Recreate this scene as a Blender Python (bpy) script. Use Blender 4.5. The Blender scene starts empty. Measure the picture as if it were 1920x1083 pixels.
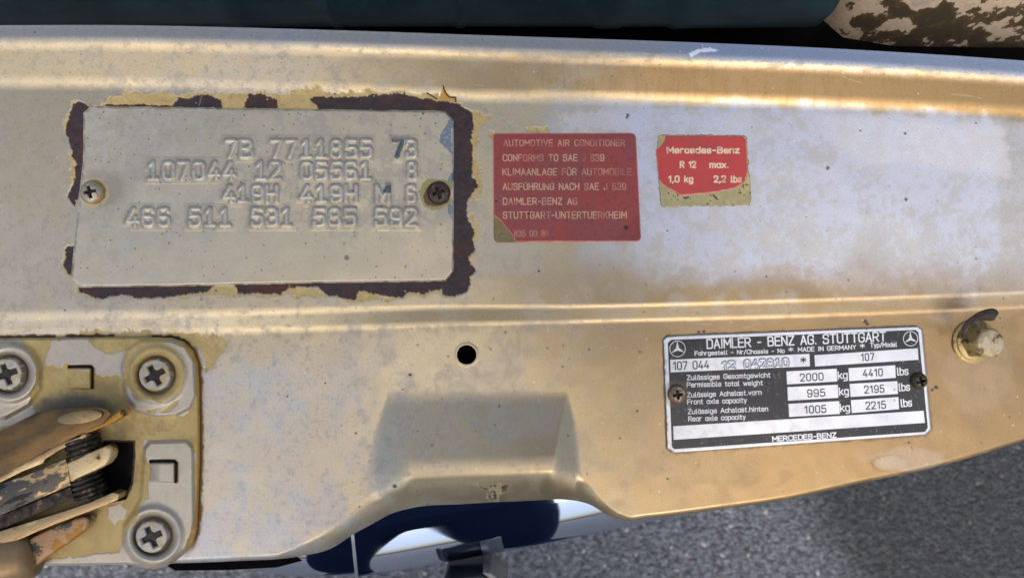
import bpy, bmesh, math, random
import numpy as np
from mathutils import Vector

# ------------------------------------------------------------------ scale: one photo pixel on the panel is 0.2 mm
S = 0.0002
D = 0.28                     # camera height above the panel's middle strip (m)
R = math.radians
scene = bpy.context.scene
C = scene.collection

# ------------------------------------------------------------------ camera, sky, sun, exposure
cam_d = bpy.data.cameras.new('camera')
cam = bpy.data.objects.new('camera', cam_d)
C.objects.link(cam)
cam.location = (0, 0, D)
cam.rotation_euler = (0, 0, 0)
cam_d.sensor_width = 36
cam_d.lens = 18 / (960 * S / D)
cam_d.clip_start = 0.01
cam_d.clip_end = 500
cam_d.dof.use_dof = True
cam_d.dof.focus_distance = D
cam_d.dof.aperture_fstop = 16
scene.camera = cam

SUN_EL, SUN_AZ = R(60), R(178)          # azimuth from +Y towards +X
world = bpy.data.worlds.new('World')
scene.world = world
world.use_nodes = True
wn = world.node_tree
sky = wn.nodes.new('ShaderNodeTexSky')
sky.sky_type = 'NISHITA'
sky.sun_disc = False
sky.sun_elevation = SUN_EL
sky.sun_rotation = SUN_AZ
sky.dust_density = 5.0
sky.air_density = 1.0
wn.links.new(sky.outputs[0], wn.nodes['Background'].inputs[0])
wn.nodes["Background"].inputs[1].default_value = 0.12
sun_d = bpy.data.lights.new('sun', 'SUN')
sun = bpy.data.objects.new('sun', sun_d)
C.objects.link(sun)
sun_d.energy = 1.35
sun_d.angle = R(30)
sun_d.color = (1.0, 0.88, 0.70)
sdir = Vector((math.sin(SUN_AZ) * math.cos(SUN_EL), math.cos(SUN_AZ) * math.cos(SUN_EL), math.sin(SUN_EL)))
sun.rotation_euler = (-sdir).to_track_quat('-Z', 'Y').to_euler()
scene.view_settings.view_transform = 'Standard'
scene.view_settings.look = 'None'
scene.view_settings.gamma = 1
scene.view_settings.use_curve_mapping = False
scene.view_settings.exposure = 0.72

# ------------------------------------------------------------------ helpers: numbers
def lin(r, g, b):
    f = lambda c: (c / 255 / 12.92) if c / 255 <= 0.04045 else ((c / 255 + 0.055) / 1.055) ** 2.4
    return np.array([f(r), f(g), f(b)], dtype=np.float32)

def sst(a, b, x):
    t = np.clip((x - a) / (b - a), 0, 1)
    return t * t * (3 - 2 * t)

_rng = np.random.RandomState(7)
_TAB = _rng.rand(512, 512).astype(np.float32)
def vnoise(x, y, seed=0):
    x = x + seed * 37.31; y = y + seed * 91.7
    xi = np.floor(x).astype(np.int64); yi = np.floor(y).astype(np.int64)
    fx = (x - xi); fy = (y - yi)
    fx = fx * fx * (3 - 2 * fx); fy = fy * fy * (3 - 2 * fy)
    a = _TAB[yi & 511, xi & 511]; b = _TAB[yi & 511, (xi + 1) & 511]
    c = _TAB[(yi + 1) & 511, xi & 511]; d = _TAB[(yi + 1) & 511, (xi + 1) & 511]
    return (a * (1 - fx) + b * fx) * (1 - fy) + (c * (1 - fx) + d * fx) * fy

def fbm(x, y, scale, octv=4, seed=0, gain=0.55):
    s = 0; amp = 1; tot = 0; f = 1.0 / scale
    for o in range(octv):
        ca, sa = math.cos(o * 0.7), math.sin(o * 0.7)
        s = s + amp * vnoise((x * ca - y * sa) * f, (x * sa + y * ca) * f, seed + o * 3)
        tot += amp; amp *= gain; f *= 2.03
    return s / tot            # 0..1, mean .5

def psdf(X, Y, poly):
    """signed distance to a polygon (px), negative inside"""
    p = np.array(poly, dtype=np.float64)
    d2 = np.full(X.shape, 1e12); ins = np.zeros(X.shape, bool)
    n = len(p)
    for i in range(n):
        ax, ay = p[i]; bx, by = p[(i + 1) % n]
        ex, ey = bx - ax, by - ay
        L = ex * ex + ey * ey + 1e-9
        t = np.clip(((X - ax) * ex + (Y - ay) * ey) / L, 0, 1)
        dx = X - ax - t * ex; dy = Y - ay - t * ey
        d2 = np.minimum(d2, dx * dx + dy * dy)
        if abs(ey) > 1e-9:
            c = ((ay > Y) != (by > Y)) & (X < (ex) * (Y - ay) / ey + ax)
            ins ^= c
    d = np.sqrt(d2)
    return np.where(ins, -d, d)

def win(X, Y, x0, y0, x1, y1):
    """slices of a regular grid X[row,col], Y covering the box"""
    xs = X[0]; ys = Y[:, 0]
    i0, i1 = np.searchsorted(xs, [x0, x1]); j0, j1 = np.searchsorted(ys, [y0, y1])
    return slice(j0, j1), slice(i0, i1)

def segdist(F, X, Y, segs, reach):
    for (ax, ay, bx, by) in segs:
        w = win(X, Y, min(ax, bx) - reach, min(ay, by) - reach, max(ax, bx) + reach, max(ay, by) + reach)
        x = X[w]; y = Y[w]
        if x.size == 0: continue
        ex, ey = bx - ax, by - ay
        t = np.clip(((x - ax) * ex + (y - ay) * ey) / (ex * ex + ey * ey + 1e-9), 0, 1)
        F[w] = np.minimum(F[w], np.hypot(x - ax - t * ex, y - ay - t * ey))

def interp(pts):
    xs = np.array([p[0] for p in pts], float); ys = np.array([p[1] for p in pts], float)
    # smooth (Catmull-Rom / Hermite) curve y(x)
    m = np.gradient(ys, xs)
    def f(x):
        x = np.asarray(x, float)
        i = np.clip(np.searchsorted(xs, x) - 1, 0, len(xs) - 2)
        h = xs[i + 1] - xs[i]; t = np.clip((x - xs[i]) / h, -0.5, 1.5)
        t2, t3 = t * t, t * t * t
        v = (2*t3 - 3*t2 + 1) * ys[i] + (t3 - 2*t2 + t) * h * m[i] + (-2*t3 + 3*t2) * ys[i+1] + (t3 - t2) * h * m[i+1]
        lo = ys[0] + (x - xs[0]) * m[0]; hi = ys[-1] + (x - xs[-1]) * m[-1]
        return np.where(x < xs[0], lo, np.where(x > xs[-1], hi, v))
    return f

# ------------------------------------------------------------------ helpers: lettering drawn as strokes (cap height 6)
GL = {
 ' ': (2.2,), 'A': (3.4, "0,0 1.7,6 3.4,0", "0.6,2 2.8,2"), 'B': (3.3, "0,0 0,6", "r1.5 0,6 3,6 3,3.2 0,3.2", "r1.5 0,3.2 3.3,3.2 3.3,0 0,0"),
 'C': (3.3, "r1.6 3.3,4.3 3.3,6 0,6 0,0 3.3,0 3.3,1.7"), 'D': (3.3, "0,0 0,6", "r1.7 0,6 3.3,6 3.3,0 0,0"),
 'E': (3.0, "3,6 0,6 0,0 3,0", "0,3.1 2.7,3.1"), 'F': (2.9, "3,6 0,6 0,0", "0,3 2.6,3"),
 'G': (3.3, "r1.6 3.3,4.4 3.3,6 0,6 0,0 3.3,0 3.3,2.9", "3.3,2.9 1.9,2.9"), 'H': (3.2, "0,0 0,6", "3.2,0 3.2,6", "0,3.1 3.2,3.1"),
 'I': (0.6, "0.3,0 0.3,6"), 'J': (2.4, "r1.4 2.4,6 2.4,0 0,0 0,1.5"), 'K': (3.3, "0,0 0,6", "3.2,6 0,2.2", "1.2,3.6 3.3,0"),
 'L': (2.8, "0,6 0,0 2.8,0"), 'M': (4.0, "0,0 0,6 2,2 4,6 4,0"), 'N': (3.3, "0,0 0,6 3.3,0 3.3,6"), 'O': (3.3, "@r1.65 0,0 0,6 3.3,6 3.3,0"),
 'P': (3.2, "0,0 0,6", "r1.6 0,6 3.2,6 3.2,2.7 0,2.7"), 'R': (3.3, "0,0 0,6", "r1.6 0,6 3.2,6 3.2,2.8 0,2.8", "1.6,2.8 3.3,0"),
 'S': (3.2, "r1.4 3.1,4.6 3.1,6 0,6 0,3.1 3.2,3.1 3.2,0 0,0 0,1.4"), 'T': (3.4, "0,6 3.4,6", "1.7,6 1.7,0"), 'U': (3.3, "r1.6 0,6 0,0 3.3,0 3.3,6"),
 'V': (3.4, "0,6 1.7,0 3.4,6"), 'W': (5, "0,6 1.2,0 2.5,5 3.8,0 5,6"), 'X': (3.4, "0,0 3.4,6", "0,6 3.4,0"), 'Y': (3.4, "0,6 1.7,3 3.4,6", "1.7,3 1.7,0"),
 'Z': (3.1, "0,6 3.1,6 0,0 3.1,0"), '\u00dc': (3.3, "r1.6 0,5.4 0,0 3.3,0 3.3,5.4", "0.9,6.6 0.9,6.9", "2.4,6.6 2.4,6.9"),
 'a': (2.6, "@r1.3 0,0 0,4.2 2.6,4.2 2.6,0", "2.6,4.2 2.6,0"), 'b': (2.6, "0,6 0,0", "@r1.3 0,0 0,4.2 2.6,4.2 2.6,0"),
 'c': (2.4, "r1.2 2.4,3 2.4,4.2 0,4.2 0,0 2.4,0 2.4,1.2"), 'd': (2.6, "2.6,6 2.6,0", "@r1.3 0,0 0,4.2 2.6,4.2 2.6,0"),
 'e': (2.6, "0,2.1 2.6,2.1", "r1.2 2.6,2.1 2.6,4.2 0,4.2 0,0 2.5,0 2.5,0.9"), 'f': (1.9, "r1 2,6 0.8,6 0.8,0", "0,4.2 1.8,4.2"),
 'g': (2.6, "@r1.3 0,0 0,4.2 2.6,4.2 2.6,0", "r1.3 2.6,4.2 2.6,-1.8 0.2,-1.8"), 'h': (2.6, "0,0 0,6", "r1.3 0,4.2 2.6,4.2 2.6,0"),
 'i': (0.6, "0.3,0 0.3,4.2", "0.3,5.7 0.3,6"), 'k': (2.5, "0,0 0,6", "2.4,4.2 0,1.6", "0.9,2.5 2.5,0"), 'l': (1.1, "r0.8 0.3,6 0.3,0 1,0"),
 'm': (3.8, "0,0 0,4.2", "r1 0,4.2 1.9,4.2 1.9,0", "r1 1.9,4.2 3.8,4.2 3.8,0"), 'n': (2.6, "0,0 0,4.2", "r1.2 0,4.2 2.6,4.2 2.6,0"),
 'o': (2.6, "@r1.3 0,0 0,4.2 2.6,4.2 2.6,0"), 'p': (2.6, "0,-1.8 0,4.2", "@r1.3 0,0 0,4.2 2.6,4.2 2.6,0"), 'r': (1.8, "0,0 0,4.2", "r1 0,3 0,4.2 1.8,4.2"),
 's': (2.3, "r1 2.2,3.4 2.2,4.2 0,4.2 0,2.1 2.3,2.1 2.3,0 0,0 0,0.9"), 't': (1.8, "r0.8 0.7,5.6 0.7,0 1.8,0", "0,4.2 1.7,4.2"),
 'u': (2.6, "r1.2 0,4.2 0,0 2.6,0 2.6,4.2", "2.6,1 2.6,0"), 'v': (2.6, "0,4.2 1.3,0 2.6,4.2"), 'w': (3.8, "0,4.2 0.95,0 1.9,3.6 2.85,0 3.8,4.2"),
 'x': (2.5, "0,0 2.5,4.2", "0,4.2 2.5,0"), 'y': (2.6, "0,4.2 1.3,0", "2.6,4.2 1.2,-0.6 0.7,-1.8"), 'z': (2.4, "0,4.2 2.3,4.2 0,0 2.4,0"),
 '\u00e4': (2.6, "@r1.3 0,0 0,4.2 2.6,4.2 2.6,0", "2.6,4.2 2.6,0", "0.7,5.6 0.7,5.8", "1.9,5.6 1.9,5.8"),
 '0': (3, "@r1.5 0,0 0,6 3,6 3,0"), '1': (1.9, "0.2,4.7 1.5,6 1.5,0"), '2': (3, "r1.4 0,4.5 0,6 3,6 3,3.6 0,0", "0,0 3,0"),
 '3': (3, "r1.4 0,4.7 0,6 2.9,6 2.9,3.2 1.2,3.2", "r1.4 1.2,3.2 3,3.2 3,0 0,0 0,1.3"), '4': (3.2, "2.0,6 0,1.5 3.2,1.5", "2.4,3 2.4,0"),
 '5': (3, "2.8,6 0.3,6 0.1,3.4", "r1.4 0.1,3.3 3,3.7 3,0 0,0 0,1.2"), '6': (3, "r1.3 2.7,5.2 2.7,6 0,6 0,0 3,0 3,3.2 0,3.2"),
 '7': (3, "0,6 3,6 1,0"), '8': (3, "@r1.3 0.2,3.2 0.2,6 2.8,6 2.8,3.2", "@r1.4 0,0 0,3.2 3,3.2 3,0"), '9': (3, "r1.4 0.2,1.2 0.2,0 3,0 3,6 0,6 0,2.5 3,2.5"),
 '-': (2.2, "0.2,2.7 2,2.7"), '.': (0.7, "0.3,0.1 0.3,0.3"), ',': (0.9, "0.6,0.3 0.2,-1"), '/': (2.2, "0,-0.6 2.2,6.4"),
 '*': (2.8, "1.4,1.6 1.4,5", "0,2.5 2.8,4.1", "0,4.1 2.8,2.5"),
}
MONO1 = (3, "0.5,4.9 1.5,6 1.5,0", "0.2,0 2.8,0")
def fillet(pts, r, closed):
    n = len(pts); out = []
    for i in range(n):
        if not closed and i in (0, n - 1):
            out.append(pts[i]); continue
        p = np.array(pts[i]); a = np.array(pts[i - 1]); b = np.array(pts[(i + 1) % n])
        u = a - p; v = b - p; lu = np.linalg.norm(u); lv = np.linalg.norm(v)
        k = min(r, lu * .5, lv * .5); u = u / lu * k; v = v / lv * k
        q0 = p + u; q2 = p + v
        for t in (0, .2, .4, .6, .8, 1):
            # between quadratic and circular corner
            q = (1 - t) ** 2 * q0 + 2 * t * (1 - t) * p + t * t * q2
            out.append(tuple(q))
    if closed: out.append(out[0])
    return out
_cache = {}
def glyph(ch, mono=False):
    key = (ch, mono)
    if key in _cache: return _cache[key]
    g = MONO1 if (mono and ch == '1') else GL[ch]
    st = []
    for s in g[1:]:
        closed = s.startswith('@'); s = s.lstrip('@'); r = 0
        tok = s.split()
        if tok[0][0] == 'r': r = float(tok[0][1:]); tok = tok[1:]
        pts = [tuple(map(float, t.split(','))) for t in tok]
        st.append(fillet(pts, r, closed) if r else pts)
    _cache[key] = (g[0], st)
    return _cache[key]

def text_segs(txt, p0, p1, h, gap=1.15, mono=False):
    """stroke segments (px) of txt with its baseline from p0 to p1 and cap height h"""
    x = 0; items = []
    for ch in txt:
        w, st = glyph(ch, mono)
        if mono: 
            off = (3 - w) / 2; items.append((x + off, st)); x += 3 + gap
        else:
            items.append((x, st)); x += w + gap
    total = x - gap
    ux, uy = p1[0] - p0[0], p1[1] - p0[1]
    L = math.hypot(ux, uy); kx = L / total; ux /= L; uy /= L
    vx, vy = uy, -ux                                  # up on the picture
    k = h / 6; segs = []
    for ox, st in items:
        for s in st:
            q = [(p0[0] + (ox + a) * kx * ux + b * k * vx, p0[1] + (ox + a) * kx * uy + b * k * vy) for a, b in s]
            segs += [(q[i][0], q[i][1], q[i + 1][0], q[i + 1][1]) for i in range(len(q) - 1)]
    return segs

def fit_text(txt, p0, p1, h, r, gap=1.15, mono=False):
    ux, uy = p1[0] - p0[0], p1[1] - p0[1]; L = math.hypot(ux, uy); ux /= L; uy /= L; vx, vy = uy, -ux
    return text_segs(txt, (p0[0] + ux * r + vx * r, p0[1] + uy * r + vy * r), (p1[0] - ux * r + vx * r, p1[1] - uy * r + vy * r), h - 2 * r, gap, mono)

# ------------------------------------------------------------------ helpers: meshes
def unproj(px, py, z):
    """point at height z (px units) that stands at photo position px, py"""
    k = 1 - z * S / D
    return (px - 960) * S * k, (541.5 - py) * S * k, z * S

def link(name, me, mat=None, parent=None, loc=None):
    o = bpy.data.objects.new(name, me)
    C.objects.link(o)
    if mat: me.materials.append(mat)
    if parent: o.parent = parent
    if loc: o.location = loc
    return o

def tag(o, label=None, cat=None, group=None, kind=None):
    if label: o['label'] = label
    if cat: o['category'] = cat
    if group: o['group'] = group
    if kind: o['kind'] = kind
    return o

def empty(name, loc, label, cat, group=None):
    o = bpy.data.objects.new(name, None)
    C.objects.link(o); o.location = loc; o.empty_display_size = 0.005
    return tag(o, label, cat, group)

def grid_mesh(name, P, keep=None, col=None, surf=None, wrap=False, smooth=True):
    """P: rows x cols x 3 points; keep: mask of faces"""
    nr, nc = P.shape[:2]
    idx = np.arange(nr * nc).reshape(nr, nc)
    if wrap:
        nxt = np.roll(idx, -1, axis=1)
        q = np.stack([idx[:-1], idx[1:], nxt[1:], nxt[:-1]], -1)
    else:
        q = np.stack([idx[:-1, :-1], idx[1:, :-1], idx[1:, 1:], idx[:-1, 1:]], -1)
    q = q.reshape(-1, 4) if keep is None else q[keep]
    used = np.zeros(nr * nc, bool); used[q.ravel()] = True
    remap = np.cumsum(used) - 1
    q = remap[q]
    V = P.reshape(-1, 3)[used].astype(np.float32)
    me = bpy.data.meshes.new(name)
    me.vertices.add(len(V)); me.vertices.foreach_set('co', V.ravel())
    me.loops.add(q.size); me.loops.foreach_set('vertex_index', q.ravel().astype(np.int32))
    me.polygons.add(len(q)); me.polygons.foreach_set('loop_start', np.arange(0, q.size, 4, dtype=np.int32))
    me.polygons.foreach_set('use_smooth', np.full(len(q), smooth))
    me.update(calc_edges=True)
    for nm, A in (('Col', col), ('Surf', surf)):
        if A is None: continue
        at = me.attributes.new(nm, 'FLOAT_COLOR', 'POINT')
        B = np.ones((nr * nc, 4), np.float32); B[:, :3] = A.reshape(-1, 3)
        at.data.foreach_set('color', B[used].ravel())
    return me

def sheet(name, bbox, step, poly, zf, paint, mat, parent=None, base_z=0.0, drop=3.0):
    """a thin plate cut to a polygon; its rim folds down to base_z"""
    x0, y0, x1, y1 = bbox
    xs = np.arange(x0, x1 + step, step); ys = np.arange(y0, y1 + step, step)
    X, Y = np.meshgrid(xs, ys)
    sd = psdf(X, Y, poly) if not callable(poly) else poly(X, Y)
    Z = zf(X, Y, sd)
    Z = np.where(sd > 0, base_z, Z)
    col, surf = paint(X, Y, sd)
    k = 1 - Z * S / D
    P = np.stack([(X - 960) * S * k, (541.5 - Y) * S * k, Z * S], -1)
    inn = sd < step * 1.2
    keep = inn[:-1, :-1] & inn[1:, :-1] & inn[1:, 1:] & inn[:-1, 1:]
    me = grid_mesh(name, P, keep, col, surf)
    return link(name, me, mat, parent)

# ------------------------------------------------------------------ materials
def nd(nt, t, **kw):
    n = nt.nodes.new(t)
    for k, v in kw.items(): setattr(n, k, v)
    return n

def attr_mat(name, grain=0.05, bump=0.3, bscale=2500, coat=0.0, spec=0.5, bdist=0.00005):
    """base colour, roughness and metal come from the mesh's wear attributes, plus fine procedural grain"""
    m = bpy.data.materials.new(name); m.use_nodes = True
    nt = m.node_tree; b = nt.nodes['Principled BSDF']
    a = nd(nt, 'ShaderNodeAttribute', attribute_name='Col'); s = nd(nt, 'ShaderNodeAttribute', attribute_name='Surf')
    sep = nd(nt, 'ShaderNodeSeparateColor'); nt.links.new(s.outputs['Color'], sep.inputs[0])
    tc = nd(nt, 'ShaderNodeTexCoord')
    n1 = nd(nt, 'ShaderNodeTexNoise'); n1.inputs['Scale'].default_value = bscale; n1.inputs['Detail'].default_value = 3
    nt.links.new(tc.outputs['Object'], n1.inputs['Vector'])
    mr = nd(nt, 'ShaderNodeMapRange'); mr.inputs[1].default_value = .25; mr.inputs[2].default_value = .75
    mr.inputs[3].default_value = 1 - grain * 2; mr.inputs[4].default_value = 1 + grain * 2
    nt.links.new(n1.outputs[0], mr.inputs[0])
    mx = nd(nt, 'ShaderNodeVectorMath', operation='SCALE')
    nt.links.new(a.outputs['Color'], mx.inputs[0]); nt.links.new(mr.outputs[0], mx.inputs['Scale'])
    nt.links.new(mx.outputs[0], b.inputs['Base Color'])
    nt.links.new(sep.outputs[0], b.inputs['Roughness']); nt.links.new(sep.outputs[1], b.inputs['Metallic'])
    bp = nd(nt, 'ShaderNodeBump'); bp.inputs['Distance'].default_value = bdist
    ml = nd(nt, 'ShaderNodeMath', operation='MULTIPLY_ADD'); ml.inputs[1].default_value = bump; ml.inputs[2].default_value = bump * .3
    nt.links.new(sep.outputs[2], ml.inputs[0]); nt.links.new(ml.outputs[0], bp.inputs['Strength'])
    nt.links.new(n1.outputs[0], bp.inputs['Height']); nt.links.new(bp.outputs[0], b.inputs['Normal'])
    b.inputs['Coat Weight'].default_value = coat; b.inputs['Coat Roughness'].default_value = .12
    b.inputs['Specular IOR Level'].default_value = spec
    return m

def worn_mat(name, stops, scale=120, rough=.5, metal=.3, bump=.4, sharp=.03, spec=.5, grainrot=None):
    """patchy worn paint: flat-coloured flakes split by thresholds of a noise; stops = [(pos, rgb)]"""
    m = bpy.data.materials.new(name); m.use_nodes = True
    nt = m.node_tree; b = nt.nodes['Principled BSDF']
    tc = nd(nt, 'ShaderNodeTexCoord')
    n = nd(nt, 'ShaderNodeTexNoise'); n.inputs['Scale'].default_value = scale; n.inputs['Detail'].default_value = 6; n.inputs['Roughness'].default_value = .6
    if grainrot is None: nt.links.new(tc.outputs['Object'], n.inputs['Vector'])
    else:
        mp = nd(nt, 'ShaderNodeMapping'); mp.vector_type = 'TEXTURE'; mp.inputs['Rotation'].default_value = (0, 0, grainrot); mp.inputs['Scale'].default_value = (3.2, 1, 1)
        nt.links.new(tc.outputs['Object'], mp.inputs[0]); nt.links.new(mp.outputs[0], n.inputs['Vector'])
    cr = nd(nt, 'ShaderNodeValToRGB'); el = cr.color_ramp.elements
    first = True
    while len(el) > 1: el.remove(el[-1])
    for i, (p, c) in enumerate(stops):
        if i == 0: el[0].position = p; el[0].color = (*c, 1)
        else:
            e = el.new(max(p - sharp, 0)); e.color = (*stops[i - 1][1], 1)
            e = el.new(p); e.color = (*c, 1)
    nt.links.new(n.outputs[0], cr.inputs[0]); 
    n2 = nd(nt, 'ShaderNodeTexNoise'); n2.inputs['Scale'].default_value = scale * 12; n2.inputs['Detail'].default_value = 3
    nt.links.new(tc.outputs['Object'], n2.inputs['Vector'])
    mr = nd(nt, 'ShaderNodeMapRange'); mr.inputs[3].default_value = .75; mr.inputs[4].default_value = 1.25
    nt.links.new(n2.outputs[0], mr.inputs[0])
    mx = nd(nt, 'ShaderNodeVectorMath', operation='SCALE'); nt.links.new(cr.outputs[0], mx.inputs[0]); nt.links.new(mr.outputs[0], mx.inputs['Scale'])
    nt.links.new(mx.outputs[0], b.inputs['Base Color'])
    b.inputs['Roughness'].default_value = rough; b.inputs['Metallic'].default_value = metal; b.inputs['Specular IOR Level'].default_value = spec
    bp = nd(nt, 'ShaderNodeBump'); bp.inputs['Strength'].default_value = bump; bp.inputs['Distance'].default_value = .0002
    ad = nd(nt, 'ShaderNodeMath', operation='ADD'); nt.links.new(n.outputs[0], ad.inputs[0]); nt.links.new(n2.outputs[0], ad.inputs[1])
    nt.links.new(ad.outputs[0], bp.inputs['Height']); nt.links.new(bp.outputs[0], b.inputs['Normal'])
    return m

def simple(name, col, rough=.6, metal=0):
    m = bpy.data.materials.new(name); m.use_nodes = True; nt = m.node_tree; b = nt.nodes['Principled BSDF']
    n = nd(nt, 'ShaderNodeTexNoise'); n.inputs['Scale'].default_value = 90; tc = nd(nt, 'ShaderNodeTexCoord'); nt.links.new(tc.outputs['Object'], n.inputs['Vector'])
    mr = nd(nt, 'ShaderNodeMapRange'); mr.inputs[3].default_value = .8; mr.inputs[4].default_value = 1.2; nt.links.new(n.outputs[0], mr.inputs[0])
    mx = nd(nt, 'ShaderNodeVectorMath', operation='SCALE'); mx.inputs[0].default_value = col; nt.links.new(mr.outputs[0], mx.inputs['Scale']); nt.links.new(mx.outputs[0], b.inputs['Base Color'])
    b.inputs['Roughness'].default_value = rough; b.inputs['Metallic'].default_value = metal
    return m
def T(*c): return tuple(float(v) for v in c)
M_panel = attr_mat('aged_champagne_paint', grain=.06, bump=.5, bscale=1900)
M_plate = attr_mat('aged_plate_paint', grain=.05, bump=.35, bscale=2600)
M_label = attr_mat('printed_foil', grain=.03, bump=.15, bscale=3000, coat=.5)
M_metal = attr_mat('worn_screw_metal', grain=.10, bump=.6, bscale=3000)
M_brack = attr_mat('peeling_bracket_paint', grain=.05, bump=.5, bscale=2200)

# ================================================================== SETTING: asphalt
def ground_mat():
    m = bpy.data.materials.new('asphalt'); m.use_nodes = True
    nt = m.node_tree; b = nt.nodes['Principled BSDF']; L = nt.links
    tc = nd(nt, 'ShaderNodeTexCoord')
    v = nd(nt, 'ShaderNodeTexVoronoi'); v.inputs['Scale'].default_value = 260; L.new(tc.outputs['Object'], v.inputs['Vector'])
    n = nd(nt, 'ShaderNodeTexNoise'); n.inputs['Scale'].default_value = 150; n.inputs['Detail'].default_value = 8; n.inputs['Roughness'].default_value = .7
    L.new(tc.outputs['Object'], n.inputs['Vector'])
    big = nd(nt, 'ShaderNodeTexNoise'); big.inputs['Scale'].default_value = 5; big.inputs['Detail'].default_value = 6; L.new(tc.outputs['Object'], big.inputs['Vector'])
    cr = nd(nt, 'ShaderNodeValToRGB'); e = cr.color_ramp.elements
    e[0].position = .33; e[0].color = (.022, .025, .032, 1); e[1].position = .62; e[1].color = (.145, .165, .195, 1)
    e2 = e.new(.74); e2.color = (.17, .18, .20, 1)
    L.new(n.outputs[0], cr.inputs[0])
    # per-stone tint, a few pale chips
    sep = nd(nt, 'ShaderNodeSeparateColor'); L.new(v.outputs['Color'], sep.inputs[0])
    mr = nd(nt, 'ShaderNodeMapRange'); mr.inputs[1].default_value = 0; mr.inputs[2].default_value = 1; mr.inputs[3].default_value = .6; mr.inputs[4].default_value = 1.5
    L.new(sep.outputs[0], mr.inputs[0])
    mx = nd(nt, 'ShaderNodeVectorMath', operation='SCALE'); L.new(cr.outputs[0], mx.inputs[0]); L.new(mr.outputs[0], mx.inputs['Scale'])
    gt = nd(nt, 'ShaderNodeMath', operation='GREATER_THAN'); gt.inputs[1].default_value = .993; L.new(sep.outputs[1], gt.inputs[0])
    chip = nd(nt, 'ShaderNodeMix', data_type='RGBA'); L.new(gt.outputs[0], chip.inputs[0]); L.new(mx.outputs[0], chip.inputs[6]); chip.inputs[7].default_value = (.32, .33, .34, 1)
    # darker patch with a noise-broken edge
    mp = nd(nt, 'ShaderNodeMapping'); mp.inputs['Location'].default_value = (-.50, .20, 0); mp.inputs['Scale'].default_value = (1, 1, 0)
    L.new(tc.outputs['Object'], mp.inputs[0])
    ln = nd(nt, 'ShaderNodeVectorMath', operation='LENGTH'); L.new(mp.outputs[0], ln.inputs[0])
    ad = nd(nt, 'ShaderNodeMath', operation='MULTIPLY_ADD'); ad.inputs[1].default_value = .22; L.new(big.outputs[0], ad.inputs[0]); L.new(ln.outputs['Value'], ad.inputs[2])
    st = nd(nt, 'ShaderNodeMapRange', interpolation_type='SMOOTHSTEP'); st.inputs[1].default_value = .24; st.inputs[2].default_value = .33; st.inputs[3].default_value = .3; st.inputs[4].default_value = 1
    L.new(ad.outputs[0], st.inputs[0])
    m2 = nd(nt, 'ShaderNodeVectorMath', operation='SCALE'); L.new(chip.outputs[2], m2.inputs[0]); L.new(st.outputs[0], m2.inputs['Scale'])
    L.new(m2.outputs[0], b.inputs['Base Color'])
    b.inputs['Roughness'].default_value = .8
    bp = nd(nt, 'ShaderNodeBump'); bp.inputs['Strength'].default_value = .8; bp.inputs['Distance'].default_value = .004
    sm = nd(nt, 'ShaderNodeMath', operation='SUBTRACT'); L.new(n.outputs[0], sm.inputs[0]); L.new(v.outputs['Distance'], sm.inputs[1])
    L.new(sm.outputs[0], bp.inputs['Height']); L.new(bp.outputs[0], b.inputs['Normal'])
    return m
GZ = -0.52
me = bpy.data.meshes.new('asphalt')
me.from_pydata([(-60, -60, GZ), (60, -60, GZ), (60, 60, GZ), (-60, 60, GZ)], [], [(0, 1, 2, 3)])
tag(link('asphalt', me, ground_mat()), kind='structure')

# ================================================================== THE BODY PANEL
top_edge = interp([(-400, 50), (0, 47.5), (200, 47), (500, 53), (960, 68), (1310, 80), (1540, 90), (1920, 114), (2320, 150)])
ridge_a = interp([(-400, 592), (0, 588), (400, 582), (860, 573), (1050, 571), (1300, 566), (1600, 557), (1920, 545), (2320, 525)])
ridge_b = interp([(-400, 634), (0, 630), (400, 626), (640, 618), (860, 609), (1050, 607), (1300, 601), (1600, 592), (1920, 579), (2320, 560)])
front_pts = [(-400, 1066), (0, 1062), (73, 1060), (300, 1056), (440, 1051), (562, 1042), (619, 1028), (669, 997), (697, 982), (737, 961), (775, 951),
             (869, 944), (994, 938), (1060, 936), (1085, 939), (1108, 946), (1130, 959), (1150, 970), (1170, 975), (1215, 971), (1342, 955), (1474, 936), (1605, 907), (1758, 874), (1920, 826), (2320, 690)]
front_edge = interp(front_pts)
VOID = [(196, 826), (252, 826), (252, 858), (248, 905), (236, 934), (205, 940), (150, 930), (120, 880), (160, 850)]
BR_POLY = [(-60, 634), (40, 633), (150, 632), (260, 631), (322, 633), (345, 640), (362, 656), (371, 680), (374, 720), (375, 860), (370, 990), (364, 1014), (350, 1034), (330, 1050), (312, 1060), (288, 1066), (262, 1061), (240, 1057), (150, 1058), (74, 1059), (-60, 1062)]
HOLE = (875, 664.5, 18.0)
H_REAR, H_FRONT = 48.0, -19.0
PLATE_POLY = [(170, 199), (835, 208), (851, 225), (851, 508), (836, 527), (560, 531), (300, 537), (148, 538), (133, 522), (142, 430), (156, 300), (156, 212)]
R6 = lambda x, y: (1220 + x / 3.4286, 590 + y / 3.4286)
CH_POLY = [R6(80, 160), R6(105, 136), R6(1715, 74), R6(1745, 95), R6(1802, 735), R6(1765, 768), R6(140, 886), R6(105, 856)]

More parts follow.
